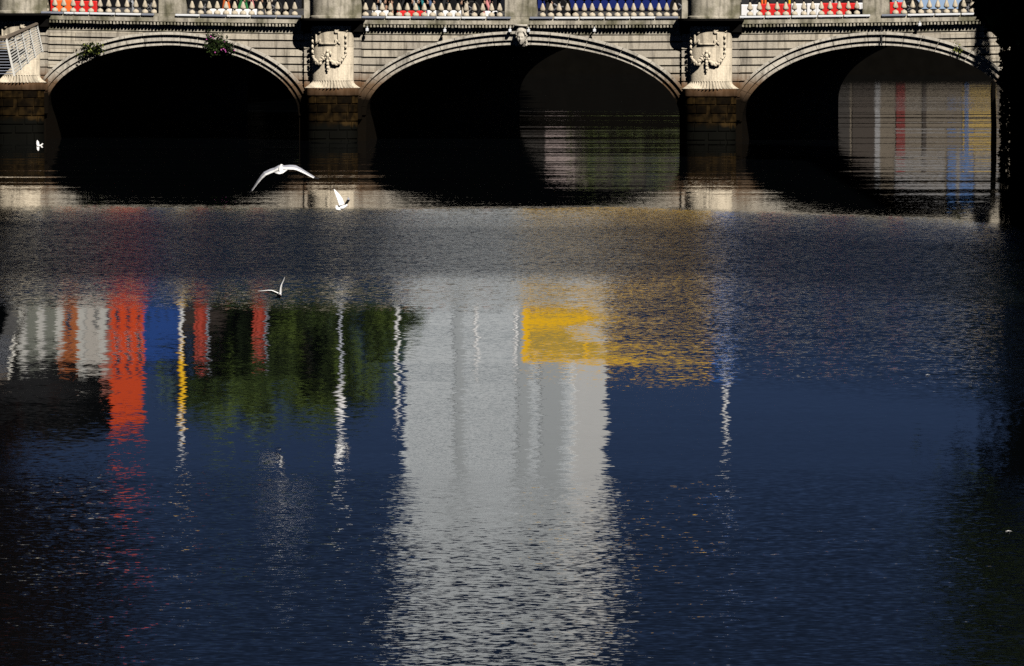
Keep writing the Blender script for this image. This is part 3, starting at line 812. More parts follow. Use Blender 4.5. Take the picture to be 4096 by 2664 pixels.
gull('gull', AT(1300+C2[0]/11.06, 720+C2[1]/11.06, D2), k2,
     [{'s': st(wl, wt, [.0,.02,.03,.03,.02,.01,0], [-.1,-.1,-.1,-.09,-.07,-.05,-.01]), 'm': lambda i, r: 0},
      {'s': st(rl, rt, .12, .06), 'm': lambda i, r: 2 if i < .6 else 1}],
     [((-150,60,-.04),30), ((-80,60,-.02),95), ((20,55,0),100), ((110,20,.03),80), ((170,-10,.04),52), ((215,-30,.05),45)],
     ((205,-35,.05),56), [(-265,-45,-.10),(-275,60,-.12),(-235,140,-.12),(-60,180,-.06),(-20,60,-.02),(-80,-20,-.02)],
     'white gull with its wings raised steeply, flying right past the pier reflection', bill=((250,-15,.05),(305,25,.05),18))
k3 = .000396; C3 = (1290,1090); D3 = 110
wl = rel(C3, [(1250,1010),(1150,965),(1060,925),(960,888),(800,880),(680,890),(560,905),(440,912),(330,920)])
wt = rel(C3, [(1210,1110),(1120,1070),(1040,1035),(960,1008),(780,965),(700,950),(590,958),(470,940),(335,930)])
rl = rel(C3, [(1320,1020),(1330,900),(1340,800),(1375,650),(1420,560),(1480,440),(1525,295)])
rt = rel(C3, [(1400,1030),(1390,910),(1400,800),(1425,660),(1465,570),(1505,450),(1530,300)])
edge3 = lambda i, r: 0 if (r < .45) else (2 if r < .85 else 1)
gull('gull', AT(1000+C3[0]/11.06, 1080+C3[1]/11.06, D3), k3,
     [{'s': st(wl, wt, -.05, .12), 'm': edge3}, {'s': st(rl, rt, -.05, .10), 'm': lambda i, r: 0 if r < .7 else 2}],
     [((-60,90,.12),30), ((-30,70,.08),85), ((5,35,.0),92), ((35,-20,-.08),62), ((42,-45,-.12),44)],
     ((42,-50,-.13),46), [(-60,70,.1),(-230,160,.18),(-215,178,.2),(-140,172,.2),(-40,110,.12)],
     'slender gull banking low over the river, one wing straight up', bill=((48,-35,-.17),(50,0,-.24),14), legs=[((0,110,.05),(15,190,.08)), ((40,100,.05),(22,195,.08))])
k4 = .000617; C4 = (680,780); D4 = 200
wl = rel(C4, [(610,790),(600,690),(600,600),(625,510)]); wt = rel(C4, [(735,760),(735,680),(715,590),(650,512)])
rl = rel(C4, [(605,790),(610,880),(625,980),(680,1060)]); rt = rel(C4, [(740,800),(735,900),(730,1000),(700,1062)])
gull('gull', AT(100+C4[0]/12.9, 520+C4[1]/12.9, D4), k4,
     [{'s': st(wl, wt, -.04, .0), 'm': lambda i, r: 0}, {'s': st(rl, rt, -.04, .0), 'm': lambda i, r: 0}],
     [((-70,0,-.05),20), ((-40,0,-.05),45), ((20,10,0),55), ((90,15,.05),50), ((150,25,.08),28)],
     None, [(100,-20,.05),(230,-110,.1),(255,-70,.1),(170,20,.08),(245,110,.1),(190,130,.1),(90,60,.05)],
     'smallest and farthest gull, flying left in front of the left arch')
for u, v in ((3713,1503),(4040,2133)):
    D = H*F/(v+87); p = AT(u, v, D); g = MB()
    g.add([(-.05,-.03,.01),(.0,-.05,.02),(.06,.0,.015),(.0,.05,.02)], [(0,1,2,3)]); g.add([(-.05,-.03,.0),(.0,-.05,.008),(.06,.0,.003),(.0,.05,.008)], [(3,2,1,0)])
    o = g.build('feather', M['gullwhite']); o.location = (p.x, p.y, .005); o.scale = (.8,.8,.8)
    tag(o, 'tiny white feather floating on the dark water at the right, ' + ('upper one' if v < 2000 else 'lower one'), 'feather')

# ------------------------------------------- people, barriers, traffic on deck
def skinmesh(name, verts, edges, radii, mat, parent, root=0, lev=1):
    me = bpy.data.meshes.new(name); me.from_pydata(verts, edges, [])
    ob = bpy.data.objects.new(name, me); COL.objects.link(ob)
    bm = bmesh.new(); bm.from_mesh(me); ly = bm.verts.layers.skin.verify(); bm.verts.ensure_lookup_table()
    for v, r in zip(bm.verts, radii):
        v[ly].radius = r if hasattr(r, '__len__') else (r, r)
    bm.verts[root][ly].use_root = True; bm.to_mesh(me); bm.free()
    md = ob.modifiers.new('s', 'SKIN'); md.use_smooth_shade = True
    sb = ob.modifiers.new('d', 'SUBSURF'); sb.levels = lev; sb.render_levels = lev
    dg = bpy.context.evaluated_depsgraph_get(); ev = ob.evaluated_get(dg)
    m2 = bpy.data.meshes.new_from_object(ev); ob.modifiers.clear(); ob.data = m2
    m2.materials.clear(); m2.materials.append(mat); ob.parent = parent
    bpy.data.meshes.remove(me)
    return ob
def person(X, Y, rz, top, legs, label, stride=.25, hairm='hair', bare=False, scale=1.0, bag=None):
    z = 5.06 + .30*(Y-.35)/4.65 + sag(X)
    root = empty('person', L2W(X, Y, z), rz - TH); root.scale = (scale,)*3
    # skeleton, facing -y
    V = [(0,0,.95),(0,.0,1.15),(0,.01,1.38),(0,0,1.47),(0,-.02,1.56),(0,-.025,1.66),(0,-.02,1.74)]
    R = [(.15,.11),(.135,.10),(.15,.105),(.055,.055),(.065,.075),(.075,.09),(.05,.06)]
    E = [(0,1),(1,2),(2,3),(3,4),(4,5),(5,6)]
    def add(p, r, par): V.append(p); R.append((r,r)); E.append((par, len(V)-1)); return len(V)-1
    add((0,-.125,1.63), .012, 5)
    for s in (-1, 1): add((.085*s,-.01,1.64), .012, 5)
    legp, armp = [], []
    for s in (-1, 1):
        f = stride*s
        h = add((.09*s,0,.88), .085, 0); kn = add((.095*s,-.5*f-.02,.48), .055, h); an = add((.095*s,-.45*f+.05*abs(f),.09), .036, kn); fo = add((.1*s,-.45*f-.14,.04), .035, an)
        legp.append([V[0], V[h], V[kn], V[an], V[fo]])
        sh = add((.19*s,.01,1.38), .055, 2); el = add((.235*s,.3*f+.02,1.12), .038, sh); wr = add((.225*s,.45*f-.06,.90), .026, el); pa = add((.222*s,.45*f-.08,.83), .028, wr)
        armp.append([V[2], V[sh], V[el], V[wr]])
        for j in range(4):
            kx = add((.222*s+.004, .45*f-.115+.022*j, .775), .009, pa); add((.215*s, .45*f-.118+.022*j, .735-.006*abs(j-1.5)), .007, kx)
        th = add((.212*s,.45*f-.125,.82), .010, pa); add((.205*s,.45*f-.15,.785), .008, th)
    skinmesh('body', V, E, R, M['skin'], root)
    # jacket and trousers
    V2 = [(0,0,.90),(0,0,1.15),(0,.01,1.38),(0,.0,1.46)]; R2 = [(.175,.135),(.16,.125),(.172,.125),(.08,.08)]; E2 = [(0,1),(1,2),(2,3)]
    for ap in armp:
        par = 2
        for p, r in zip(ap[1:], (.068,.052,.042)):
            V2.append(p); R2.append((r,r)); E2.append((par, len(V2)-1)); par = len(V2)-1
    skinmesh('jacket', V2, E2, R2, top, root)
    V3 = [(0,0,.95)]; R3 = [(.165,.125)]; E3 = []
    for lp in legp:
        par = 0; n = 3 if not bare else 2
        for p, r in zip(lp[1:1+n], (.1,.072,.06)):
            V3.append(p); R3.append((r,r)); E3.append((par, len(V3)-1)); par = len(V3)-1
    skinmesh('trousers', V3, E3, R3, legs, root)
    for lp in legp:
        g = MB(); p = Vector(lp[3]); q = Vector(lp[4]); g.tube([p+Vector((0,.06,-.045)), p+Vector((0,-.02,-.04)), q+Vector((0,0,0)), q+Vector((0,-.06,-.01))], [.042,.05,.045,.02], 8); g.build('shoe', M['black'], root, smooth=True)
    g = MB(); g.blob((0,.0,1.69), (.092,.115,.105), 2); g.blob((0,.05,1.62), (.085,.07,.10), 2); g.build('hair', M[hairm], root, smooth=True)
    if bag:
        g = MB(); g.bbox(-.16,.16,.12,.26,1.0,1.4,.04); g.build('backpack', bag, root)
    return tag(root, label, 'person', 'people walking on the bridge')
def cm(n, c): M[n] = plain(n, c, .85, .15, 8); return M[n]
cm('denim',(.06,.10,.20)); cm('charcoal',(.015,.015,.017)); cm('teal',(.02,.20,.22)); cm('greycloth',(.30,.31,.33)); cm('redcloth',(.55,.02,.02)); cm('greencloth',(.015,.16,.04)); cm('cream',(.55,.48,.38)); cm('orangecloth',(.6,.12,.02)); cm('rose',(.6,.22,.22))
PEOPLE = [(520,2.4,1.4,'charcoal','greycloth','person in pale grey trousers behind the left balusters'),
 (905,2.6,1.6,'redcloth','orangecloth','person in rust red clothes behind the balusters over the left arch'),
 (938,3.2,1.5,'charcoal','greycloth','person in light grey trousers beside the rust red walker'),
 (975,2.2,-1.5,'greencloth','greencloth','person dressed all in green over the left arch'),
 (1005,3.4,1.6,'cream','rose','person in rose trousers walking behind the green walker'),
 (1075,2.4,-1.6,'denim','cream','person in cream trousers near the left pier'),
 (1520,2.8,1.6,'charcoal','greycloth','person in grey next to the left pier, over the centre arch'),
 (1558,2.2,-1.4,'cream','skin','person with bare legs walking over the centre arch'),
 (1618,2.9,1.6,'orangecloth','charcoal','person in an orange top and black trousers over the centre arch'),
 (1655,2.2,1.5,'greycloth','greycloth','person in a grey tracksuit over the centre arch'),
 (1688,3.2,-1.5,'teal','teal','person dressed in teal over the centre arch'),
 (1716,2.0,1.7,'redcloth','denim','person in a red top and blue jeans over the centre arch'),
 (1780,3.4,1.5,'orangecloth','charcoal','person with an orange backpack and dark trousers over the centre arch'),
 (1862,2.3,-1.6,'charcoal','cream','person in cream trousers left of the central pedestal'),
 (1945,2.5,1.5,'rose','rose','person in a pink outfit beside the central pedestal'),
 (2195,2.4,1.6,'charcoal','charcoal','person in black right of the central pedestal'),
 (3330,3.0,1.5,'yellow','greycloth','person in a yellow top above the right arch barriers')]
for i, (u, Y, rz, t, l, lab) in enumerate(PEOPLE):
    person(XU(u, Y), Y, rz + random.uniform(-.2,.2), M[t], M[l], lab, stride=random.uniform(.18,.34)*random.choice((-1,1)), bare=(l == 'skin'), scale=random.uniform(.95,1.03), bag=M['orange'] if 'backpack' in lab else None)

def barrier(u0, u1, Y, h, mat, label):
    xa, xb = XU(u0, Y), XU(u1, Y); x = (xa+xb)/2; wd = (xb-xa)/2 - .012
    root = empty('traffic_barrier', L2W(x, Y, 5.06 + .3*(Y-.35)/4.65 + sag(x)), -TH)
    prof = [(-.25,0),(-.25,.12),(-.13,.28),(-.10,h-.05),(-.07,h),(.07,h),(.10,h-.05),(.13,.28),(.25,.12),(.25,0)]
    g = MB(); n = len(prof); xs = [-wd, -wd+.03, -.4*wd, -.38*wd, .38*wd, .4*wd, wd-.03, wd]; ins = [.9,1,1,.86,.86,1,1,.9]
    for xx, k in zip(xs, ins): g.v += [(xx, y*k, z*(1 if k > .95 or z > .2 else 1)) for y, z in prof]
    for a in range(len(xs)-1):
        for q in range(n): g.f.append([a*n+q, a*n+(q+1) % n, (a+1)*n+(q+1) % n, (a+1)*n+q])
    g.f += [list(range(n)), list(range((len(xs)-1)*n, len(xs)*n))]; g.m = [0]*len(g.f); g.t = [.5]*len(g.f)
    g.build('shell', mat, root)
    for s in (-1, 1):
        f = MB(); f.bbox(s*wd*.6-.08, s*wd*.6+.08, -.28, .28, 0, .07, .015); f.build('foot', M['tyre'], root)
    c = MB(); c.lathe([(.05,0),(.05,.03),(.03,.045)], (0,0,h), 12); c.build('filler_cap', M['black'], root)
    return tag(root, label, 'barrier', 'plastic barriers behind the balustrade')
for a in [(160,226,1.3,.74,'red','red plastic barrier in the leftmost balustrade bay, next to the corner pedestal'),
          (228,292,1.3,.76,'orange','orange plastic barrier between two red ones behind the leftmost bay'),
          (294,392,1.3,.74,'red','red plastic barrier in the leftmost bay, right of the orange one'),
          (836,930,1.3,.50,'white','low white barrier behind the balusters over the left arch, left one'),
          (935,1030,1.3,.50,'white','low white barrier behind the balusters over the left arch, nearer the pier'),
          (1490,1556,1.3,.50,'white','low white barrier beside the left pier, over the centre arch'),
          (1590,1706,1.3,.50,'red','low red barrier behind walkers over the centre arch'),
          (1710,1746,1.3,.52,'white','short white barrier right of the low red one over the centre arch'),
          (1772,1846,1.3,.52,'white','low white barrier midway over the left half of the centre arch'),
          (1940,1990,1.3,.50,'white','low white barrier close to the central pedestal'),
          (2956,3038,1.3,.74,'white','white barrier beside the right pier'),
          (3040,3162,1.3,.76,'red','red barrier left of the white pair over the right arch'),
          (3164,3224,1.3,.76,'white','white barrier between red runs over the right arch, left one'),
          (3226,3284,1.3,.76,'white','white barrier between red runs over the right arch, right one'),
          (3286,3422,1.3,.76,'red','long red barrier left of the right pedestal'),
          (3424,3456,1.3,.76,'white','short white barrier touching the right pedestal'),
          (3556,3614,1.3,.76,'red','red barrier just right of the right pedestal')]:
    barrier(a[0], a[1], a[2], a[3], M[a[4]], a[5])
for u, m_, lab in ((3047,'orange','orange flexible post beside the red barrier, left of two'),(3060,'orange','orange flexible post beside the red barrier, right of two'),(3156,'yellow','yellow flexible post behind the red barrier over the right arch')):
    X = XU(u, 1.9); root = empty('marker_post', L2W(X, 1.9, 5.15 + sag(X)), -TH)
    g = MB(); g.lathe([(.2,0),(.2,.05),(.08,.09)], seg=14); g.build('base', M['tyre'], root)
    g = MB(); g.lathe([(.05,.08),(.05,1.05),(.03,1.1)], seg=12); g.build('shaft', M[m_], root); tag(root, lab, 'post')

def wheel(parent, x, y, r, side):
    g = MB(); prof = [(r*.62,-.1),(r*.95,-.11),(r,-.07),(r,.07),(r*.95,.11),(r*.62,.1)]; seg = 24
    vs = []; fs = []
    for rr, yy in prof:
        for k in range(seg):
            a = 2*math.pi*k/seg; vs.append((x + rr*math.cos(a), y+yy, r + rr*math.sin(a)))
    for i in range(len(prof)-1):
        for k in range(seg): fs.append((i*seg+k, i*seg+(k+1) % seg, (i+1)*seg+(k+1) % seg, (i+1)*seg+k))
    g.add(vs, fs); wh = g.build('wheel', M['tyre'], parent, smooth=True)
    h = MB(); h.tube([(x,y-.09,r),(x,y+.09,r)], r*.63, 20)
    for k in range(5):
        a = k*2*math.pi/5; h.tube([(x,y+side*.1,r),(x+r*.5*math.cos(a),y+side*.1,r+r*.5*math.sin(a))], r*.09, 5)
    h.build('rim', M['chrome'], wh)
def vehicle(name, X, Y, length, prof, width, mat, wheels, r, windows, label, cat, road=5.27, extra=None):
    """prof: closed side outline (x,z) in metres; the shell is rounded inwards at its flanks."""
    root = empty(name, L2W(X, Y, road + sag(X)), -TH)
    g = MB(); n = len(prof); cx = sum(p[0] for p in prof)/n; cz = sum(p[1] for p in prof)/n
    for y, k in ((-width/2,.955),(-width/2+.07,.99),(-width/2+.16,1),(width/2-.16,1),(width/2-.07,.99),(width/2,.955)):
        g.v += [(cx+(x-cx)*k, y, cz+(z-cz)*k) for x, z in prof]
    for a in range(5):
        for q in range(n): g.f.append([a*n+q, a*n+(q+1) % n, (a+1)*n+(q+1) % n, (a+1)*n+q])
    g.f += [list(range(n)), list(range(5*n, 6*n))]; g.m = [0]*len(g.f); g.t = [.5]*len(g.f)
    g.build('body', mat, root)
    for wx in wheels:
        for sd in (-1, 1):
            wheel(root, wx, sd*(width/2-.1), r, sd)
            if sd < 0:
                a = MB(); pts = [(wx + (r+.09)*math.cos(math.pi*k/16), -width/2-.006, r+.02+(r+.09)*math.sin(math.pi*k/16)) for k in range(17)]
                pts2 = [(wx-(r+.09), -width/2-.006, .2), (wx+(r+.09), -width/2-.006, .2)]
                a.prism([(p[0], p[2]) for p in pts] + [(p[0], p[2]) for p in pts2], -width/2-.006, -width/2+.06); a.build('wheel_arch', M['black'], root)
    for poly in windows:
        a = MB(); a.prism(poly, -width/2-.008, -width/2+.03); a.prism(poly, width/2-.03, width/2+.008); a.build('window', M['glass'], root)
    if extra: extra(root)
    return tag(root, label, cat)
car = [(-2.05,.25),(-2.1,.55),(-1.98,.86),(-1.1,.98),(-.45,1.42),(.9,1.46),(1.65,1.05),(2.0,.98),(2.1,.6),(2.05,.25)]
carw = [[(-.95,1.0),(-.4,1.36),(.15,1.38),(.15,1.0)],[(.22,1.0),(.22,1.38),(.86,1.38),(1.4,1.02)]]
def carx(root):
    for s in (-.65,.65):
        g = MB(); g.blob((-2.06,s,.68),(.05,.16,.09),2); g.build('headlight', M['whitemetal'], root)
        g = MB(); g.blob((2.04,s,.78),(.05,.16,.09),2); g.build('tail_light', M['red'], root)
vehicle('parked_car', XU(3760,8), 8, 4.2, car, 1.75, M['paleblue'], (-1.25,1.25), .33, carw, 'pale blue car behind the balusters over the right arch', 'car', extra=carx)
vehicle('taxi', XU(500,8), 8, 4.4, [(x*1.08,z*1.12) for x, z in car], 1.8, M['black'], (-1.3,1.35), .34, [[(x*1.08,z*1.12) for x, z in p] for p in carw], 'black taxi added to darken the gaps of the leftmost balustrade bay', 'car', extra=carx)  # black vehicles added: their colour stands in for shade between the balusters
van = [(-2.5,.3),(-2.55,.9),(-2.35,1.2),(-1.75,1.95),(-1.3,2.25),(2.4,2.3),(2.5,2.1),(2.5,.3)]
vanw = [[(-2.0,1.25),(-1.62,1.8),(-.9,1.85),(-.9,1.25)]]
vehicle('delivery_van', XU(975,10), 10, 5, van, 2.0, M['black'], (-1.6,1.6), .36, vanw, 'black van added to darken the gaps behind the walkers over the left arch', 'van', extra=None)
vehicle('minibus', XU(1725,11), 11, 6.6, [(x*1.28,z*1.05) for x, z in van], 2.1, M['black'], (-2.0,2.0), .38, [[(x*1.28,z*1.05) for x, z in p] for p in vanw] + [[(-.6+k*.95,1.3),(-.6+k*.95,1.95),(.2+k*.95,1.95),(.2+k*.95,1.3)] for k in range(3)], 'black minibus added to darken the gaps behind the walkers over the centre arch', 'bus')
vehicle('minibus', XU(3230,12), 12, 6.6, [(x*1.28,z*1.05) for x, z in van], 2.1, M['charcoal'], (-2.0,2.0), .38, [[(x*1.28,z*1.05) for x, z in p] for p in vanw] + [[(-.6+k*.95,1.3),(-.6+k*.95,1.95),(.2+k*.95,1.95),(.2+k*.95,1.3)] for k in range(3)], 'dark grey minibus behind the barriers over the right arch', 'bus')
# double-decker
bx0, bx1 = XU(2104,9), XU(2940,9); bl_ = bx1-bx0
M['buswin'] = plain('yellow grey bus window', (.34,.25,.06), .4, .3)  # yellow grey colour stands in for light seen through the glass
def busx(root):
    hl = bl_/2
    g = MB(); g.box(-hl+.02, hl-.9, -1.262, 1.262, 2.25, 5.06); g.build('upper_deck_panel', M['yellow'], root)
    g = MB(); g.box(hl-.9, hl+.012, -1.27, 1.27, .35, 4.5); g.build('rear_panel', M['blue'], root)
    for k in range(7):
        xa = -hl+.25+k*(bl_-1.5)/7; 
        if k: g = MB(); g.bbox(xa, xa+(bl_-1.5)/7-.12, -1.272, -1.24, 1.2, 2.0, .01); g.build('window', M['glass'], root)
    for k in range(3):
        xa = -hl+.3+k*(bl_-1.5)/3; g = MB(); g.bbox(xa, xa+(bl_-1.5)/3-.15, -1.272, -1.24, 3.6, 4.55, .01); g.build('window', M['buswin'], root)
    xl = XU(2379,7.7) - (bx0+bx1)/2; z0 = ZV(-6, 277.5) - 5.27 + .14
    g = MB(); g.tube([(xl,-1.285,z0),(xl,-1.255,z0)], .17, 24); g.build('roundel', M['yellow'], root)
    g = MB(); g.tube([(xl-.1,-1.292,z0-.05),(xl-.02,-1.292,z0+.02),(xl+.06,-1.292,z0-.02),(xl+.11,-1.292,z0+.07)], .02, 6); g.build('emblem', M['navy'], root)
    cu = bpy.data.curves.new('lettering', 'FONT'); cu.body = 'Dublin Bus'; cu.size = .32; cu.extrude = .004
    t = bpy.data.objects.new('lettering', cu); COL.objects.link(t); t.rotation_euler = (math.pi/2,0,0)
    dg = bpy.context.evaluated_depsgraph_get(); me = bpy.data.meshes.new_from_object(t.evaluated_get(dg)); bpy.data.objects.remove(t)
    t = bpy.data.objects.new('lettering', me); COL.objects.link(t); me.materials.append(M['white']); t.rotation_euler = (math.pi/2,0,0)
    t.location = (xl+.22,-1.272,z0-.11); t.parent = root
hl = bl_/2
bp = [(-hl,.3),(-hl-.02,1.4),(-hl+.1,4.7),(-hl+.35,5.06),(hl-.25,5.1),(hl,4.9),(hl,.3)]
vehicle('double_decker_bus', (bx0+bx1)/2, 9, bl_, bp, 2.5, M['navy'], (-hl+1.6, hl-2.2), .48, [], 'navy and yellow double-decker bus behind the right half of the centre arch', 'bus', road=5.28, extra=busx)

# ------------------------------------ beyond the bridge: mirrored in the river
M['gable_dark'] = plain('near-black gable panel', (.0015,.0015,.0015), .95, .3, 2, spec=0)  # end wall panels: darkness put into the colour of sunlit gables
M['stucco'] = plain('dusty stucco', (.40,.40,.38), .8, .2, 2)
def bank_house(u0, u1, vtop, col, name, label, rough=.8, X=-34.0, depth=9.0, pil=0):
    Y0, Y1 = YU(u0, X), YU(u1, X); D = L2W(X, (Y0+Y1)/2).y; h = max(7.0, ZR(vtop, D))
    root = empty('quay_house', L2W(X, (Y0+Y1)/2, 4.7), -TH); L_ = (Y1-Y0)/2; h -= 4.7
    m_ = plain(name, col, rough, .1, .6)
    g = MB(); g.box(-depth, 0, -L_+.01, L_-.01, 0, h); g.build('wall', m_, root)
    g = MB(); g.prism([(-depth-.1,h),(.15,h),(-depth*.25,h+1.0),(-depth*.75,h+1.0)], -L_+.01, L_-.01); g.build('roof', M['slate'], root)
    gb = MB(); gb.box(-depth+.02, -.02, -L_-.05, -L_+.02, 0, h); gb.build('gable', M['gable_dark'], root)
    for q in range(pil):
        yc = -L_ + .4 + (2*L_-.8)*q/max(1, pil-1); g = MB(); g.box(-.02, .34, yc-.22, yc+.22, 0, h-.3); g.build('pilaster', M['stucco'], root)
    for fl_ in range(int((h-3.4)/3.1)):
        for k in range(max(1, int(2*L_/2.6))):
            nW = max(1, int(2*L_/2.6)); yc = -L_ + (k+.5)*2*L_/nW
            g = MB(); z0 = 3.6+fl_*3.1; g.box(-.02,.03,yc-.5,yc+.5,z0,z0+1.7); fw = g.build('window', M['window'], root)
            s = MB(); s.box(-.02,.14,yc-.62,yc+.62,z0-.14,z0); s.build('sill', M['whitemetal'], fw)
    g = MB(); g.box(-.02,.06,-L_+.4,L_-.4,.2,2.7); g.build('shopfront', M['window'], root)
    return tag(root, label, 'building', 'houses on the quay beyond the bridge')
bank_house(-60,70,1430,(.10,.10,.10),'grey render','dark grey rendered quay house beyond the bridge, leftmost of the row')
bank_house(70,232,1480,(.22,.235,.20),'pale green render','pale grey green quay house beyond the bridge', pil=3)
bank_house(232,308,1500,(.46,.13,.03),'rust render','rust orange quay house beyond the bridge')
bank_house(308,404,1530,(.58,.55,.50),'cream render','cream quay house right of the rust orange one', pil=2)
bank_house(404,442,1600,(.42,.14,.10),'salmon render','narrow salmon quay house left of the tall red one')
bank_house(442,572,1770,(.80,.07,.003),'red render','tall bright orange red quay house beyond the bridge, tallest of the row')
bank_house(572,716,1480,(.006,.065,.32),'blue render','bright blue quay house right of the tall red one')
bank_house(716,1120,1330,(.035,.022,.016),'sooty brick','long dark brick quay house behind the trees')
# tower
TX0, TX1 = XU(1618,245), XU(2290,245)
tw = empty('office_tower', L2W((TX0+TX1)/2, 245, 2.3), -TH); hw = (TX1-TX0)/2; dpt = 23
m_front = plain('pale tower cladding', (.47,.51,.54), .6, .08, .25); m_side = plain('white tower cladding', (.80,.82,.82), .6, .05, .25)
g = MB(); g.box(-hw, hw-.02, 0, dpt, 0, 61); g.build('shaft', m_front, tw)
g = MB(); g.box(hw-.02, hw+.05, .3, dpt-.3, 0, 61); g.build('side_wall', m_side, tw)
for k in range(17):
    g = MB(); z0 = 4+k*3.35; g.box(-hw+.3, hw-.3, -.05, .05, z0, z0+.8); g.build('window_band', plain('tower glazing', (.20,.235,.265), .5, .15, .4) if k == 0 else bpy.data.materials['tower glazing'], tw)
for xx, wd in ((-hw*.35,.35),(.42*hw,.5),(.75*hw,.9)):
    g = MB(); g.box(xx-wd, xx+wd, -.12, .02, 0, 61); g.build('pier_strip', plain('grey tower fins', (.31,.34,.36), .6) if xx < 0 else bpy.data.materials['grey tower fins'], tw)
g = MB()
for k in range(6):
    xa = -hw-.6 + k*(2*hw+1.2)/6; xb = xa + (2*hw+1.2)/6
    g.prism([(xa,61)] + [(xa+(xb-xa)*q/8, 61.3+1.4*abs(math.sin(math.pi*q/8))) for q in range(9)] + [(xb,61)], -.8, dpt+.8)
g.build('wavy_roof', m_side, tw)
tag(tw, 'pale tall office tower beyond the bridge, mirrored down the middle of the river', 'tower')
# trees on the left quay beyond the bridge
tg = 'trees on the quay beyond the bridge'
t0 = None
for i, (u, Yb, sc2, lab) in enumerate([(880,118,1.12,'dark green quay tree beyond the bridge, leftmost of the row'),(1080,135,1.22,'dark green quay tree, second from the left beyond the bridge'),(1290,150,1.25,'tallest green quay tree beyond the bridge'),(1480,172,1.08,'green quay tree nearest the tower')]):
    X = XU(u, Yb); p = L2W(X, Yb, 4.2)
    if t0 is None:
        t0 = tree('plane_tree', p, 17, ((0,0,9.2),(4.0,4.0,6.6)), 7000, .55, [M['planeleaf'], M['leaf'], M['leafshade']], lab, seed=21, group=tg, clumps=60); o = t0
    else:
        o = copy_tree(t0); o.location = p; o['label'] = lab
    o.rotation_euler.z = i*1.7; o.scale = (sc2,)*3
for i, (u, lab) in enumerate([(2360,'low bushy tree on the far embankment, left of three'),(2500,'low bushy tree on the far embankment, middle of three'),(2640,'low bushy tree on the far embankment, right of three')]):
    o = copy_tree(t0); o.location = L2W(XU(u,196),196,2.3); o.scale = (.42,.42,.40); o['label'] = lab; o['group'] = 'low trees on the far embankment'
    for ch in o.children:
        if ch.name.startswith('crown'):
            ch.data = ch.data.copy(); ch.data.materials[0] = plain('grass green leaves', (.10,.13,.03), .7, .4, .6); ch.data.materials[1] = ch.data.materials[2] = ch.data.materials[0]
# buildings on the far embankment
M['dullbrown'] = plain('dark brown panel', (.03,.022,.016)); M['dullred'] = plain('faded red shop panel', (.13,.015,.012)); M['ochre'] = plain('ochre shop panel', (.40,.27,.05)); M['dullblue'] = plain('faded blue shop panel', (.05,.13,.32)); M['dullwhite'] = plain('dusty white shop panel', (.20,.20,.205))
def far_block(u0, u1, Y, z1, col, label, name, depth=12, bands=()):
    xa, xb = XU(u0,Y), XU(u1,Y); root = empty('embankment_building', L2W((xa+xb)/2, Y, 2.3), -TH); hw = (xb-xa)/2; h = z1-2.3
    g = MB(); g.box(-hw, hw, 0, depth, 0, h); g.build('wall', plain(name, col, .8, .12, .5), root)
    g = MB(); g.box(-hw-.15, hw+.15, -.15, depth+.15, h, h+.35); g.build('roof', M['slate'], root)
    for b0, b1, z0, zt, c in bands:
        x0, x1 = XU(b0,Y)-(xa+xb)/2, XU(b1,Y)-(xa+xb)/2
        g = MB(); g.box(x0, x1, -.12, .02, z0-2.3, zt-2.3); g.build('shop_panel', M[c] if isinstance(c, str) else c, root)
    nW = max(1, int(2*hw/2.4))
    for k in range(nW):
        for f in range(int((h-7)/3)):
            xc = -hw + (k+.5)*2*hw/nW; z0 = 7.6+f*3; g = MB(); g.box(xc-.5, xc+.5, -.03, .03, z0, z0+1.6); g.build('window', M['window'], root)
    return tag(root, label, 'building', 'buildings on the far embankment')
far_block(3400,4010,192,12.5,(.115,.095,.07),'beige building with coloured shop panels on the far embankment','beige render',
          bands=[(3410,3500,2.4,12.0,'dullbrown'),(3500,4005,6.5,6.9,'dullbrown'),(3500,4005,2.4,2.9,'dullbrown'),(3500,3520,2.9,9.5,'dullwhite'),(3690,3705,2.9,6.5,'dullbrown'),(3585,3620,3.0,6.4,'dullred'),(3850,3985,3.9,5.4,'ochre'),(3858,3875,3.0,6.2,'dullblue'),(3580,3780,7.2,9.0,'dullwhite'),(3790,3825,7.1,9.1,'dullblue'),(3825,3840,7.1,9.1,'dullwhite'),(3840,3895,7.1,9.1,'dullblue'),(3900,4000,7.2,9.0,'dullwhite')])
far_block(2180,2300,200,9.6,(.26,.21,.20),'small pink white building on the far embankment, left of the low trees','pink render', depth=8)
far_block(450,3420,214,14.0,(.022,.018,.015),'long dark brown block added on the far embankment to hide the sky mirrored under the arches','dark brown backdrop brick')  # unseen dark backdrop, added to keep the sky's reflection out of the arches
far_block(4020,4700,194,13.0,(.2,.17,.13),'long sandy building on the far embankment, rightmost','sandy render')
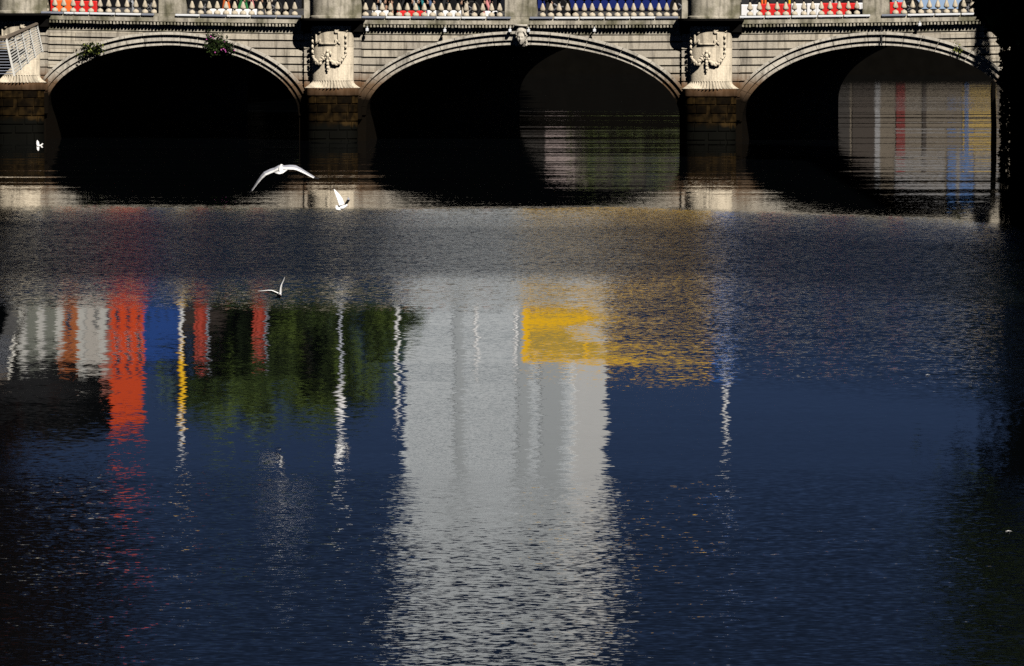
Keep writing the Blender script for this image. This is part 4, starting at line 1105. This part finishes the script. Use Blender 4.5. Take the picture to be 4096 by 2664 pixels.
# poles, lamps, banners on the bridge and quays
M['polemetal'] = plain('pale pole paint', (.46,.47,.48), .4, .2, 2)
def pole(u, vtop, D, r, mat, label, name='lamp_post', parts=(), group='tall poles beyond the parapet'):
    z1 = ZR(vtop, D); root = empty(name, ((u-2048)*D/F, D, 5.2))
    g = MB(); g.lathe([(r*2.2,0),(r*2.2,.25),(r*1.3,.4),(r*1.1,2.0),(r,z1-5.2)], seg=14); g.build('shaft', M[mat], root, smooth=True)
    for kind, z0, z2, rr, m_ in parts:
        g = MB(); z0, z2 = z0-5.2, z2-5.2
        if kind == 'globe': g.blob((0,0,(z0+z2)/2), (rr,rr,(z2-z0)/2), 3); g.build('globe', M[m_], root, smooth=True)
        else: g.lathe([(rr,z0),(rr,z2)], seg=14); g.build('sleeve', M[m_], root)
    return tag(root, label, 'pole' if name != 'lamp_post' else 'lamp post', group)
pole(722,1900,296,.08,'polemetal','white and yellow banded pole beyond the parapet over the left arch', parts=[('sleeve',ZR(1440,296),ZR(1720,296),.13,'yellow')], name='banded_pole')
pole(1588,1740,296,.075,'polemetal','tall white pole over the left part of the centre arch', name='flag_pole')
pole(1905,1530,292,.075,'polemetal','white lamp post left of the central pedestal')
pole(2062,1530,292,.075,'polemetal','white lamp post at the central pedestal')
pole(1360,1790,296,.06,'greymetal','grey lamp post with a white globe above the left pier', parts=[('globe',ZR(1560,296),ZR(1760,296),.19,'white')])
pole(2905,1850,290,.065,'polemetal','white pole beyond the parapet above the right pier', name='flag_pole')
pole(3884,1290,268,.06,'greymetal','lamp post with white globe at the right end of the bridge', parts=[('globe',6.7,7.4,.30,'white')])
def banner(u0, u1, v1, D, mat, label):
    x0, x1 = (u0-2048)*D/F, (u1-2048)*D/F; z1 = ZR(v1, D); root = empty('banner', ((x0+x1)/2, D, 5.2)); hw = (x1-x0)/2
    g = MB(); n = 6
    P_ = [(-hw+2*hw*k/n, .05*math.sin(k*1.9)) for k in range(n+1)]
    pl = [(x, y) for x, y in P_]; vs = []
    for x, y in pl: vs += [(x,y-.012,2.2),(x,y-.012,z1-5.3),(x,y+.012,2.2),(x,y+.012,z1-5.3)]
    fs = []
    for k in range(n):
        o = 4*k; fs += [(o,o+1,o+5,o+4),(o+2,o+6,o+7,o+3),(o+1,o+3,o+7,o+5),(o,o+4,o+6,o+2)]
    g.add(vs, fs + [(0,2,3,1),(4*n,4*n+1,4*n+3,4*n+2)]); g.build('cloth', M[mat], root)
    g = MB(); g.tube([(hw+.06,0,0),(hw+.06,0,z1-5.1)], .05, 8); g.tube([(hw+.06,0,z1-5.25),(-hw,0,z1-5.25)], .025, 6); g.build('pole', M['greymetal'], root)
    return tag(root, label, 'banner', 'red banners beyond the parapet')
M['bannercloth'] = plain('dark red banner cloth', (.30,.03,.012), .8, .25, 3)
banner(778,824,1470,300,'bannercloth','wider red banner over the left arch')
banner(1012,1058,1450,300,'bannercloth','red banner nearer the left pier')
# unseen block added on the right bank to shade the quay tree
ob = empty('shade_block', (28.5, 90, 4.75)); g = MB(); g.box(0, 18, 0, 128, 0, 29); g.build('wall', plain('shade block brick', (.2,.14,.1), .8), ob)
g = MB(); g.box(-.3, 18.3, -.3, 128.3, 29, 29.6); g.build('roof', M['slate'], ob)
for k in range(16):
    g = MB(); g.box(-.05,.02,2+k*8,7+k*8,3,27); g.build('window_bay', M['window'], ob)
tag(ob, 'unseen tall brick block added on the right bank to shade the quay tree', 'building')

sc.cycles.use_denoising = False
sc.cycles.max_bounces = 6; sc.cycles.glossy_bounces = 4; sc.cycles.diffuse_bounces = 0
sc.cycles.sample_clamp_indirect = 4.0
